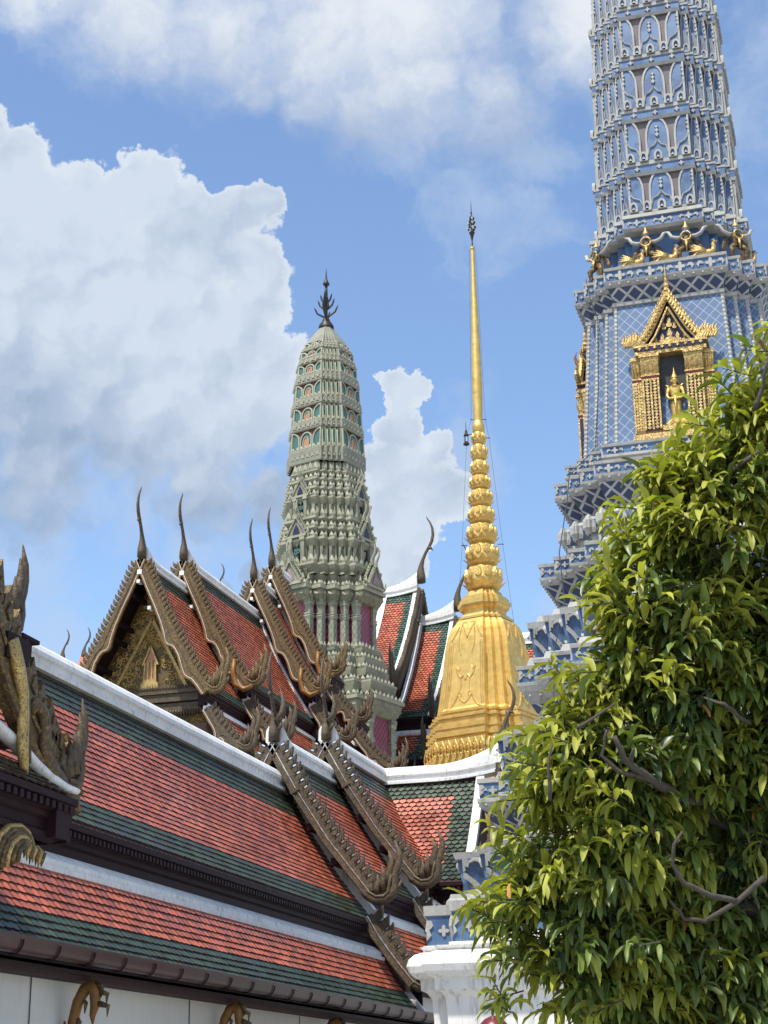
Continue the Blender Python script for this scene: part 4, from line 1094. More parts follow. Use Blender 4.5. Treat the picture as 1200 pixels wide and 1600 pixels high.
# blocks carried by bent white legs (supporters) on three levels
for (z0, z1, wt_, wb) in ((4.97, 5.55, 4.15, 4.02), (7.06, 7.61, 3.48, 3.34), (9.13, 9.66, 2.90, 2.80)):
    H = z1-z0; lean = (wt_-wb)/H; mb = MB('blue', 'relief')
    for (c, nm, e, L, idx) in facets(1.0, C1, N1, VB):
        Lw_ = L*wb; k = max(1, int(round(Lw_/.52)))
        for j in range(k):
            cw = Lw_/k; O = (c*wb).to_3d()+Z3*z0+e*(((j+.5)/k-.5)*Lw_)
            B = (Z3+nm*lean).normalized(); hb = H/B.z*.985; w2 = cw*.5
            # body plate with a gap at its foot
            mb.prism([(-w2*.92, hb), (-w2*.92, hb*.40), (-w2*.45, hb*.30), (w2*.20, 0), (w2*.70, 0), (w2*.92, hb*.35), (w2*.92, hb)], O-nm*.30, e, B, nm, .30, 'blue')
            # leg, knee scroll, top scroll
            mb.prism([(-w2*.98, hb*.62), (-w2*.80, hb*.60), (-w2*.10, hb*.34), (w2*.34, hb*.14), (w2*.30, 0), (-w2*.02, -.0), (-w2*.10, hb*.10), (-w2*.55, hb*.32), (-w2*.98, hb*.46)], O, e, B, nm, .055, 'relief')
            mb.prism([(-w2*.98, hb), (-w2*.70, hb), (-w2*.50, hb*.90), (-w2*.62, hb*.74), (-w2*.82, hb*.78), (-w2*.80, hb*.66), (-w2*.98, hb*.62)], O, e, B, nm, .06, 'relief')
            mb.tube([O+e*(w2*a)+B*(hb*b)+nm*.02 for a, b in ((-.55,.90),(-.2,.97),(.25,.93),(.55,.80),(.66,.66))], [.03,.035,.045,.05,.02], 5, 'relief')
            mb.lathe([(.03,0),(.02,.03),(.004,.035)], O+e*(w2*.42)+B*(hb*.80)+nm*.05, 6, 'bdark', (e, Z3, nm))
            mb.lathe([(.026,0),(.02,.03),(.004,.035)], O+e*(w2*.12)+B*(hb*.14)+nm*.05, 6, 'bdark', (e, Z3, nm))
    mb.build('supporter_band', bp)
# torus leaves between tiers
mb = tier_at(11.3)
for (c, nm, e, L, idx) in facets(2.24, C1, N1, VB):
    for s_ in (-.5, .5):
        O = Vector((c.x, c.y, 11.28))+e*(L*s_)
        mb.tube([O+nm*.0, O+nm*.06+Z3*.1, O+nm*.07+Z3*.22, O+nm*.02+Z3*.34], [.04,.07,.06,.03], 5, 'relief')
    for j in range(int(L/.16)):
        O = Vector((c.x, c.y, 11.28))+e*(-L/2+.16*(j+.5))
        petal(mb, O+nm*.05, e, nm, .10, .26, 'relief', t=.03)
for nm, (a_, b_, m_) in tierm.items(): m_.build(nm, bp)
# lightning cable
mb = MB('cable')
mb.tube([(-1.50,-1.56,16.4),(-1.46,-1.62,16.05),(-1.36,-1.52,15.7),(-1.42,-1.60,14.2),(-1.52,-1.72,13.0),(-2.0,-1.9,12.45),(-2.05,-2.0,11.9),(-2.2,-2.2,10.9),(-2.15,-2.2,10.0),(-2.35,-2.4,9.0),(-2.4,-2.5,7.6)], .010, 4, 'cable'); mb.build('lightning_cable', bp)
# gilded niches (front and left faces)
def niche(rot):
    R = Matrix.Rotation(rot, 3, 'Z')
    A = R @ X3; N = R @ (-Y3)
    wb = lambda z: 1.83-.0704*(z-12.98)
    def O(a, n, z): return A*a + N*(1.66+n) + Z3*z
    mb = MB('goldc')
    # plinth and pilasters
    mb.box(O(0, .10, 12.98), (1.55, .44, .14), 'goldc', (A, N, Z3)); mb.box(O(0, .10, 13.08), (1.42, .40, .10), 'orange', (A, N, Z3))
    nic = mb.build('niche', bp)
    for sg in (-1, 1):
        mb = MB('goldc')
        for (a, n, w, d) in ((.40, .14, .30, .34), (.64, .05, .20, .26)):
            mb.box(O(sg*a, n, 13.62), (w, d, 1.02), 'navy', (A, N, Z3))
            for q in (-.5, .0, .5):
                mb.box(O(sg*a+q*w*.92, n+d/2+.01, 13.62), (.034, .03, 1.0), 'goldc', (A, N, Z3))
            for k in range(16):
                for q in (-.25, .25):
                    z = 13.16+.062*k
                    mb.prism([(0,-.034),(.042,0),(0,.034),(-.042,0)], O(sg*a+q*w*.92, n+d/2, z), A, Z3, N, .025, 'goldc', back=False)
            for k in range(3): mb.box(O(sg*a, n+.01, 14.12+.035*k), (w*(1.04+.05*k), d*(1.04+.04*k), .028), 'redl' if k == 1 else 'goldc', (A, N, Z3))
            # lotus capital
            mb.box(O(sg*a, n, 14.38), (w*.92, d*.92, .34), 'goldc', (A, N, Z3), top=1.25)
            for k in range(4):
                petal(mb, O(sg*a-w*.42+w*.28*k, n+d*.47, 14.22), A, N, w*.26, .30, 'goldc', lean=.25, t=.03)
            mb.box(O(sg*a, n+.02, 14.59), (w*1.22, d*1.15, .07), 'goldc', (A, N, Z3))
        mb.build('pilaster', nic)
    mb = MB('goldc')
    mb.box(O(0, .12, 14.66), (1.30, .36, .07), 'goldc', (A, N, Z3)); mb.box(O(0, .14, 14.735), (1.22, .34, .08), 'navy', (A, N, Z3)); mb.box(O(0, .12, 14.80), (1.36, .40, .05), 'goldc', (A, N, Z3))
    for k in range(9): flower(mb, O(-.56+.14*k, .32, 14.735), A, Z3, N, .035, 'goldc', leaves=False)
    mb.build('lintel', nic)
    mb = MB('goldc')
    OT = O(0, .20, 14.83)
    mb.prism([(-.56,0),(-.40,.26),(-.2,.58),(0,.98),(.2,.58),(.40,.26),(.56,0)], OT-N*.1, A, Z3, N, .06, 'navy')
    GPf = [(0,1.00),(.13,.76),(.27,.50),(.42,.24),(.60,.02)]
    for sg in (-1, 1):
        bd = [(a*sg, b) for a, b in GPf]
        mb.tube([OT+A*a+Z3*b+N*.06 for a, b in bd], [.05,.055,.055,.055,.06], 6, 'goldc')
        mb.tube([OT+A*(a*.82)+Z3*(b*.90)+N*.07 for a, b in bd], [.03]*5, 5, 'goldc')
        mb.tube([OT+A*(a*.62)+Z3*(b*.72)+N*.05 for a, b in bd], [.022]*5, 5, 'goldc')
        for row, (k0, sc, n_) in enumerate(((13, 1.0, .04), (12, .86, .10))):
            for k in range(k0):
                f = (k+.6)/k0*.94; j = min(3, int(f*4)); q = f*4-j
                a = bd[j][0]+(bd[j+1][0]-bd[j][0])*q; b = bd[j][1]+(bd[j+1][1]-bd[j][1])*q
                o = OT+A*(a*(sc*.98))+Z3*(b*sc+.02)+N*n_
                mb.tube([o, o+A*(.035*sg)+Z3*.05, o+A*(.03*sg)+Z3*.115], [.026,.024,.004], 5, 'goldc')
        # corner finials: three flames on each side
        for (a0, sc) in ((.62, 1.0), (.76, .85), (.52, .7)):
            o = OT+A*(sg*a0)+N*.08
            for d in (0, .05, -.05):
                mb.tube([o+A*(d*sg), o+A*(sg*(.05+d))+Z3*.09*sc, o+A*(sg*(.03+d))+Z3*.2*sc, o+A*(sg*(.06+d))+Z3*.33*sc*(1-abs(d)*3)], [.045*sc,.045*sc,.03*sc,.004], 5, 'goldc')
    # flame motif in the gable
    for (a, b, s_) in ((0,.02,1.),(-.14,.02,.7),(.14,.02,.7),(-.26,.02,.5),(.26,.02,.5),(0,.34,.7),(-.10,.30,.5),(.10,.30,.5),(0,.58,.5)):
        P = [(0,.30),(.05,.2),(.035,.12),(.09,.10),(.07,.02),(0,0),(-.07,.02),(-.09,.10),(-.035,.12),(-.05,.2)]
        mb.prism([(a+x*s_, b+y*s_) for x, y in P], OT-N*.04, A, Z3, N, .04, 'goldc', back=False)
    mb.lathe([(.075,0),(.085,.05),(.05,.1),(.07,.14),(.045,.2),(.055,.24),(.03,.3),(.035,.34),(.018,.42),(.016,.55),(.004,.70)], OT+Z3*.94, 8, 'goldc')
    mb.build('pediment', nic)
    mb = MB('darkn')
    mb.box(O(0, -.02, 13.85), (.62, .26, 1.66), 'darkn', (A, N, Z3))
    mb.build('niche_back', nic)
    return A, N, O
A_, N_, O_ = niche(0)
niche(-pi/2)
# small gables with finials show on the left niche: two curled horns
mb = MB('redl')
for (a, z, s) in ((.25, 14.78, .85), (-.25, 14.78, .85)):
    for k in range(2):
        o = Vector((-1.80-.12*k, a*.6-.05, z+.1-.1*k))
        mb.prism([(-.22,0),(.22,0),(0,.5)], o+X3*.1, Y3, Z3, -X3, .05, 'redl')
        mb.tube([o+Z3*.40, o+Z3*.55-X3*.02, o+Z3*.68-X3*.10, o+Z3*.80-X3*.13, o+Z3*.92-X3*.09], [.05,.045,.035,.025,.005], 6, 'orange')
mb.build('niche_horn', bp, smooth=True)

def statue_mesh(name, m, pose='stand'):
    """standing crowned figure, hands folded at the waist; height 1.0, faces -Y"""
    mb = MB(m)
    # skirted legs
    mb.tube([(0,0,.02),(0,0,.10),(0,0,.25),(0,0,.40),(0,0,.50)], [.085,.080,.085,.098,.088], 12, m, flat=(Y3, .72))
    mb.tube([(0,0,.48),(0,-.002,.56),(0,-.004,.64),(0,0,.70),(0,0,.735)], [.080,.070,.092,.100,.05], 12, m, flat=(Y3, .62))
    mb.tube([(0,0,.73),(0,0,.77)], [.033,.030], 8, m)
    mb.lathe([(.012,.755),(.036,.77),(.050,.80),(.052,.83),(.044,.86),(.02,.875)], (0,-.004,0), 12, m)
    mb.tube([(0,-.05,.835),(0,-.062,.815),(0,-.052,.805)], [.006,.010,.006], 5, m)       # nose
    for s in (-1, 1):
        mb.tube([(s*.016-.008,-.050,.838),(s*.016+.008,-.050,.838)], .004, 4, m); mb.lathe([(.006,-.02),(.012,0),(.006,.025)], (s*.052,0,.815), 5, m)
        mb.tube([(s*.098,0,.69),(s*.128,.005,.62),(s*.135,-.005,.55),(s*.10,-.05,.49),(s*.045,-.085,.475)], [.034,.030,.026,.022,.020], 8, m)
        mb.tube([(s*.05,-.085,.475),(s*.015,-.095,.465)], [.024,.016], 6, m)
        mb.tube([(s*.09,0,.70),(s*.125,0,.735),(s*.15,0,.76)], [.03,.02,.004], 5, m)      # shoulder flare
        mb.tube([(s*.04,-.03,.03),(s*.05,-.09,.015)], [.03,.018], 6, m)                     # foot
        for k in range(3):                                                                   # curled hem
            mb.tube([(s*.07,-.02,.14-.03*k),(s*(.13+.02*k),-.03,.09-.03*k),(s*(.17+.02*k),-.03,.11-.03*k)], [.02,.017,.003], 5, m)
    mb.lathe([(.056,.855),(.060,.868),(.05,.88),(.052,.893),(.040,.905),(.042,.915),(.028,.93),(.030,.94),(.016,.96),(.012,.99),(.002,1.06)], (0,0,0), 12, m)
    mb.lathe([(.09,.0),(.10,.02),(.07,.04)], (0,0,0), 12, m)
    mb.lathe([(.062,.70),(.075,.715),(.05,.725)], (0,-.01,0), 12, m)
    mb.tube([(0,-.07,.50),(0,-.085,.36),(0,-.08,.20)], [.03,.022,.012], 6, m)
    mb.lathe([(.088,.495),(.094,.505),(.088,.515)], (0,0,0), 14, m)
    o = mb.build(name, None, smooth=True)
    return o
st = statue_mesh('standing_statue', 'gold')
st.scale = (1.12, 1.12, 1.12); st.location = Vector((BX, BY, 0)) + O_(.02, .20, 13.16)
tag(st, 'golden crowned standing figure with folded hands inside the gilded niche of the blue tower', 'statue')
# a small mound of offerings under the statue carries it
mb = MB('goldc'); mb.box(O_(0.0, .20, 13.13), (.46, .26, .10), 'goldc', (A_, N_, Z3)); mb.build('statue_base', bp)

# winged guardian figures and birds in the recess below the shaft
def guardian_mesh():
    mb = MB('giltd')
    m = 'gilt'
    mb.tube([(0,-.02,.30),(0,-.03,.40),(0,-.02,.50),(0,0,.57)], [.075,.07,.09,.05], 10, m, flat=(Y3, .75))
    mb.lathe([(.03,.56),(.058,.59),(.062,.63),(.05,.67),(.02,.69)], (0,-.02,0), 10, 'blue')
    mb.lathe([(.062,.665),(.066,.68),(.05,.70),(.05,.715),(.03,.74),(.02,.78),(.003,.85)], (0,-.02,0), 10, 'goldc')
    mb.tube([(0,-.075,.635),(0,-.10,.615),(0,-.085,.60)], [.012,.016,.006], 5, 'blue')
    for s in (-1, 1):
        mb.tube([(s*.07,0,.53),(s*.16,-.02,.52),(s*.25,-.02,.56),(s*.30,.0,.66),(s*.36,.02,.69)], [.04,.038,.034,.03,.012], 7, 'relief')
        mb.tube([(s*.04,-.02,.32),(s*.14,-.08,.24),(s*.13,-.06,.12),(s*.11,-.05,.0)], [.055,.05,.038,.03], 7, m)
        mb.tube([(s*.11,-.05,.015),(s*.13,-.13,.01)], [.032,.015], 6, m)
        mb.tube([(s*.09,.02,.48),(s*.18,.03,.40),(s*.24,.03,.26),(s*.22,.02,.14)], [.02,.05,.045,.008], 6, m, flat=(Y3, .4))
    P = [(.085*cos(k*pi/6), .40+.085*sin(k*pi/6)) for k in range(12)]
    mb.tube([Vector((a, -.10, b+.1)) for a, b in P+P[:1]], .018, 5, 'goldc')
    mb.tube([(0,-.10,.40),(0,-.115,.32),(0,-.11,.22)], [.03,.02,.008], 5, 'goldc')
    return mb.build('guardian_figure', None, smooth=True)
def bird_mesh():
    mb = MB('goldc')
    mb.tube([(-.30,0,.12),(-.2,0,.08),(-.05,0,.11),(.10,0,.12),(.18,0,.16),(.20,0,.24),(.19,0,.32),(.22,-.01,.36),(.27,-.01,.35)], [.01,.05,.10,.09,.06,.045,.04,.04,.01], 8, 'goldc')
    mb.lathe([(.05,.36),(.055,.38),(.04,.40)], (.20,0,0), 8, 'blue')
    for s in (-1, 1):
        for k in range(4):
            mb.tube([(.05,s*.08,.12+.015*k),(-.08,s*.12,.16+.02*k),(-.26+.03*k,s*.13,.15+.045*k)], [.035,.035,.006], 5, 'goldc', flat=(Y3, .5))
        mb.tube([(0,s*.03,.04),(.0,s*.03,.0)], .02, 5, 'goldc')
    return mb.build('bird_statue', None, smooth=True)
ga = guardian_mesh(); bd = bird_mesh(); first = True
glabels = {0: ['crouching gilded guardian with raised arms above the gold niche, left of the middle pair', 'crouching gilded guardian with raised arms above the gold niche, right of the middle pair'],
           1: 'gilded guardian on the right corner ledge of the blue tower beside the sky', 2: 'gilded guardian on the left corner ledge of the blue tower beside the sky', 3: 'weathered guardian on the second left step of the blue tower ledge'}
def put_statue(src, loc, rot, label, cat, group, sc=1.0):
    o = src if not src.get('label') else src.copy()
    if o is not src: COL.objects.link(o)
    o.location = loc; o.rotation_euler = (0, 0, rot); o.scale = (sc, sc, sc); return tag(o, label, cat, group)
GU = 'guardian figures holding up the shaft of the blue tower'; BU = 'gilded birds on the ledge of the blue tower'
zf = 16.565
T = lambda x, y, z=zf: Vector((BX+x, BY+y, z))
put_statue(ga, T(-.34, -1.52), 0, 'left one of two crouching guardians above the niche gable, with a blue crowned head', 'statue', GU, 1.12)
put_statue(ga, T(.42, -1.52), 0, 'right one of two crouching guardians above the niche gable, with a blue crowned head', 'statue', GU, 1.12)
put_statue(ga, T(1.32, -1.30), .6, 'crouching guardian on the right corner of the blue tower ledge', 'statue', GU, 1.12)
put_statue(ga, T(-1.32, -1.28), -.7, 'crouching guardian on the left corner of the blue tower ledge', 'statue', GU, 1.12)
put_statue(bd, T(-.62, -1.62), 0, 'leftmost gilded bird on the front ledge of the blue tower', 'statue', BU, 1.0)
put_statue(bd, T(.02, -1.62), 0, 'middle gilded bird between the two guardians on the front ledge', 'statue', BU, 1.0)
put_statue(bd, T(.72, -1.62), 0, 'gilded bird right of the two guardians on the front ledge', 'statue', BU, 1.0)
put_statue(bd, T(1.45, -1.05), .3, 'gilded bird on the stepped right corner of the ledge', 'statue', BU, .9)
put_statue(bd, T(-1.52, -.95), 1.8, 'gilded bird on the stepped left corner of the ledge', 'statue', BU, .9)

# ================================================================== 5. the green prang
GX, GYp = -30.82, 92.0; RG = radians(-17.6)
gp = thing('green_prang', 'sage green tower with teal and orange arches and a dark branching finial', 'tower', (GX, GYp, 0), RG, local=True)
VG = Matrix.Rotation(-RG, 3, 'Z') @ Vector((-GX, -GYp, 0)).normalized()
C3, N3 = .56, 4
CL, CM = .32, .44
low = [(0,6.6,'sage'),(18,6.0,'sage'),(18.05,4.6,'sage'),(19.0,4.4,'sage'),(19.05,3.90,'mlat'),(23.0,3.86,'sage'),
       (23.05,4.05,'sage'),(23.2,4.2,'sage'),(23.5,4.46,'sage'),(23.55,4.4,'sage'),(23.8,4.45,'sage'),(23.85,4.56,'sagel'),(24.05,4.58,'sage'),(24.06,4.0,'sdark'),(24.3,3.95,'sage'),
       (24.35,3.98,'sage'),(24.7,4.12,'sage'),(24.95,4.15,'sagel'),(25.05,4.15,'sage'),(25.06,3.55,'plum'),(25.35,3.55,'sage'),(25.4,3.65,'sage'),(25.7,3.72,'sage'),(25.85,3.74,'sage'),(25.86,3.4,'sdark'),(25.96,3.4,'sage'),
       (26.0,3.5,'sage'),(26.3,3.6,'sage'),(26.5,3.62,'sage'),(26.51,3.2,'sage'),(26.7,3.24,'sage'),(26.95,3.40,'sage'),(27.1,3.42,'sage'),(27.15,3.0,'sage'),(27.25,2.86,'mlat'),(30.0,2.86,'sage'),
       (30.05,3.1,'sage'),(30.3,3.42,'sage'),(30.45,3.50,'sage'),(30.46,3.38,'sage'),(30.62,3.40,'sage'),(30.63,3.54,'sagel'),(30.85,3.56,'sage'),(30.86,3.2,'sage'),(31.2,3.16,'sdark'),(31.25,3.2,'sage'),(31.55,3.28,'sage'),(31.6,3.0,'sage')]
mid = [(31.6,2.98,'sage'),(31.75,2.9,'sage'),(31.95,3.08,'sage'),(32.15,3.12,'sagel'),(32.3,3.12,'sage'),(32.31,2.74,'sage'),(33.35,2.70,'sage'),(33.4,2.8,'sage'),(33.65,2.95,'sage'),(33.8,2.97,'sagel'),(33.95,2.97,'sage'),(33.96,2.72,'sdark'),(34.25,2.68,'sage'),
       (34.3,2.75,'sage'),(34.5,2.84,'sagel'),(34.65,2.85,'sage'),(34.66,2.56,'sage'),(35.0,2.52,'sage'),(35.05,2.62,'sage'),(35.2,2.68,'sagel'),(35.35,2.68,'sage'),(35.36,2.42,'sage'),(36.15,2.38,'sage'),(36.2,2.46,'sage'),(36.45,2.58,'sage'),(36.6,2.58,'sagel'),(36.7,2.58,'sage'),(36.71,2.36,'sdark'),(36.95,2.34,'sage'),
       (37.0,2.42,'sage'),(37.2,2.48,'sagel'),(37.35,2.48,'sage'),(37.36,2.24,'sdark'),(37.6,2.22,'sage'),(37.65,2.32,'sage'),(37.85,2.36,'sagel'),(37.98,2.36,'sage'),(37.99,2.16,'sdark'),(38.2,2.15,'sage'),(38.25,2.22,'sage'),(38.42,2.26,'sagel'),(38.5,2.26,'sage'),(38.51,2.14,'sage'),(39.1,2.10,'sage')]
def crisp(pr):
    out = []
    for k, (z, w, m_) in enumerate(pr):
        pm = pr[k-1][2] if k else m_
        w += .06 if 'sagel' in (m_, pm) else 0
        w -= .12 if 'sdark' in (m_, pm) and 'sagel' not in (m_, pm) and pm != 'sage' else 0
        out.append((z, w, m_))
    return out
gtm = {}
for nm, pr, c_ in (('lower_body', low, CL), ('middle_tiers', mid, CM)):
    mb = MB('sage'); rloft(mb, crisp(pr), c_, N3); gtm[nm] = mb
GR = [(39.10,40.05,41.35),(41.35,41.95,43.0),(43.0,43.62,44.64),(44.64,45.28,46.05),(46.05,46.52,47.03),(47.03,47.32,47.75)]   # band from..to, arches to
wz = [(39.1,2.13),(40,2.14),(41.4,2.05),(43.0,1.95),(44.7,1.84),(46.1,1.68),(47.03,1.50),(47.5,1.36),(47.75,1.22),(48.4,.85),(49.0,.45),(49.35,.2)]
def wg(z):
    for (a, b), (c, d) in zip(wz[:-1], wz[1:]):
        if z <= c: return b+(d-b)*(z-a)/(c-a)
    return .1
cob = []
for (za, zb, zc) in GR:
    w = wg(za); wb_ = wg(zb)
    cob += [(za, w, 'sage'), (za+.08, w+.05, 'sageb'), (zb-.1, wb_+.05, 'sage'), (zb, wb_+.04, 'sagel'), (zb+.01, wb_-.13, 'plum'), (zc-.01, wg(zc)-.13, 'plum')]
cob += [(47.75,1.22,'sageb'),(48.1,1.05,'sageb'),(48.5,.80,'sageb'),(48.9,.52,'sageb'),(49.2,.34,'sage'),(49.3,.30,'sage')]
mb = MB('sage'); rloft(mb, cob, C3, N3); mb.build('cob', gp)
for (za, zb, zc) in GR:
    mb = MB('teal', 'sagel'); w = wg(zb)-.13; H = (zc-zb)*.98; lean = -(wg(zb)-wg(zc))/(zc-zb)
    for (c, nm, e, L, idx) in facets(w, C3, N3, VG):
        O = Vector((c.x, c.y, zb+.01)); B = (Z3+nm*lean).normalized()
        if L > .5:
            for (a, ww, half, mm) in ((0, L*.40, 0, 'terra'), (-L*.5, L*.56, 1, 'teal'), (L*.5, L*.56, -1, 'teal')):
                P = arch(ww, H*(.92 if half == 0 else 1.0), .45, 5, half)
                mb.prism(P, O+e*a, e, B, nm, .10, 'teal', back=False); mb.band(P, inset(P, .075), O+e*a, e, B, nm, .17, 'sagel')
                if half == 0:
                    Q = arch(ww*.52, H*.66, .5, 5); mb.prism(Q, O+e*a, e, B, nm, .14, 'terra', back=False); mb.band(Q, inset(Q, .045), O+e*a, e, B, nm, .18, 'sagel')
            for k in range(7): petal(mb, O+e*((k-3)/7*L)+nm*.16, e, nm, L*.10, H*.20, 'sagel', t=.04)
        else:
            P = arch(L*1.0, H, .50, 5); mb.prism(P, O, e, B, nm, .11, 'teal', back=False); mb.band(P, inset(P, L*.10), O, e, B, nm, .14, 'sagel')
            petal(mb, O+nm*.15, e, nm, L*.7, H*.24, 'sagel', t=.05)
        # relief on the band below
        k = max(1, int(L/.34)); hb = (zb-za)
        for j in range(k):
            Of = Vector((c.x, c.y, za+hb*.5))+nm*(wg(za)-w+.05)+e*((j+.5)/k-.5)*L
            s_ = min(.13, hb*.3)
            mb.prism([(-s_,-s_),(0,-s_*.55),(s_,-s_),(s_*.55,0),(s_,s_),(0,s_*.55),(-s_,s_),(-s_*.55,0)], Of, e, Z3, nm, .03, 'sagel', back=False)
    mb.build('arch_register', gp)
# rows of leaf antefixes on the ledges
for (z, w, h, st_) in ((24.06,4.50,.34,.40),(25.05,4.08,.34,.36),(25.86,3.68,.36,.36),(26.51,3.55,.36,.36),(27.12,3.36,.40,.36),(30.86,3.46,.36,.36),(32.3,3.06,.55,.52),(33.95,2.92,.42,.40),(34.65,2.80,.40,.40),(35.35,2.64,.62,.50),(36.7,2.54,.44,.38),(37.35,2.44,.40,.38),(37.98,2.33,.36,.36),(38.5,2.20,.62,.40)):
    mb = gtm['lower_body' if z < 31.6 else 'middle_tiers']
    for (c, nm, e, L, idx) in facets(w, CL if z < 31 else CM, N3, VG):
        k = max(1, int(round(L/st_)))
        for j in range(k):
            petal(mb, Vector((c.x, c.y, z-.02))+e*((j+.5)/k-.5)*L-nm*.05, e, nm, min(L/k*.9, st_*.9), h*random.uniform(.93, 1.07), 'sagel', lean=.08, t=.10)
# lotus-moulded ribs on the curved courses
for (z0, z1, w0, w1) in ((32.32, 33.4, 2.72, 2.82), (35.4, 36.2, 2.41, 2.46), (31.62, 31.95, 2.95, 3.06), (30.05, 30.45, 3.12, 3.45)):
    mb = gtm['lower_body' if z0 < 31.6 else 'middle_tiers']
    for (c, nm, e, L, idx) in facets(1.0, CL if z0 < 32 else CM, N3, VG):
        Lw_ = L*w0; k = max(1, int(Lw_/.42))
        for j in range(k):
            d = (c).to_3d(); x = e*(((j+.5)/k-.5)*Lw_)
            mb.tube([d*w0+x+Z3*z0+nm*.02, d*(w0+.02)+x+Z3*(z0*.6+z1*.4)+nm*.06, d*w1+x+Z3*(z1-.03)+nm*.03], [Lw_/k*.22, Lw_/k*.26, Lw_/k*.32], 6, 'sage', flat=(nm, .5))
for nm in gtm: gtm[nm].build(nm, gp)
# columns on the outer corners in front of the net walls
for (z0, z1, w, cw) in ((27.15, 30.05, 2.93, .36), (19.0, 23.05, 3.95, .44)):
    P = rplan(w, CL, N3); n = len(P)
    for i in range(n):
        p0, p1, p2 = Vector(P[i-1]), Vector(P[i]), Vector(P[(i+1) % n])
        if (p1-p0).cross(p2-p1) <= 0: continue
        e = (p1-p0).normalized().to_3d(); nm = Vector((e.y, -e.x, 0)); nm2 = (p2-p1).normalized().to_3d(); nm2 = Vector((nm2.y, -nm2.x, 0))
        if max(nm.dot(VG), nm2.dot(VG)) < .12: continue
        mb = MB('sage'); H = z1-z0
        O = Vector((p1.x, p1.y, z0))-(nm+nm2)*(cw*.30); ax = (e, nm, Z3)
        mb.box(O+Z3*.12, (cw*1.25, cw*1.25, .24), 'sagel', ax)
        sh = H*.52; w2 = cw*.5
        Q = [O+e*(sx*w2)+nm*(sy*w2) for sx, sy in ((-1,-1),(1,-1),(1,1),(-1,1))]
        for q in range(4):
            p, r_ = Q[q], Q[(q+1) % 4]
            mb.add([p+Z3*.24, r_+Z3*.24, r_+Z3*(.24+sh), p+Z3*(.24+sh)], [(0,1,2,3)], 'slat', [((-w2,0),(w2,0),(w2,sh),(-w2,sh))])
        zc_ = .24+sh
        for (dh, f) in ((.10,1.12),(.08,1.3),(.07,1.05),(.08,1.25)):
            mb.box(O+Z3*(zc_+dh/2), (cw*f, cw*f, dh*.92), 'sagel', ax); zc_ += dh
        rem = H-zc_
        mb.box(O+Z3*(zc_+rem*.32), (cw*.92, cw*.92, rem*.62), 'sage', ax, top=1.14)
        for nn_, ee in ((nm, e), (e, -nm)):
            for q in (-.3, 0, .3): petal(mb, O+ee*(q*cw)+nn_*(cw*.46)+Z3*(zc_+.02), ee, nn_, cw*.28, rem*.55, 'sagel', t=.04)
        mb.box(O+Z3*(zc_+rem*.72), (cw*1.2, cw*1.2, rem*.18), 'sagel', ax); mb.box(O+Z3*(zc_+rem*.9), (cw*1.35, cw*1.35, rem*.2), 'sage', ax)
        mb.build('column', gp)
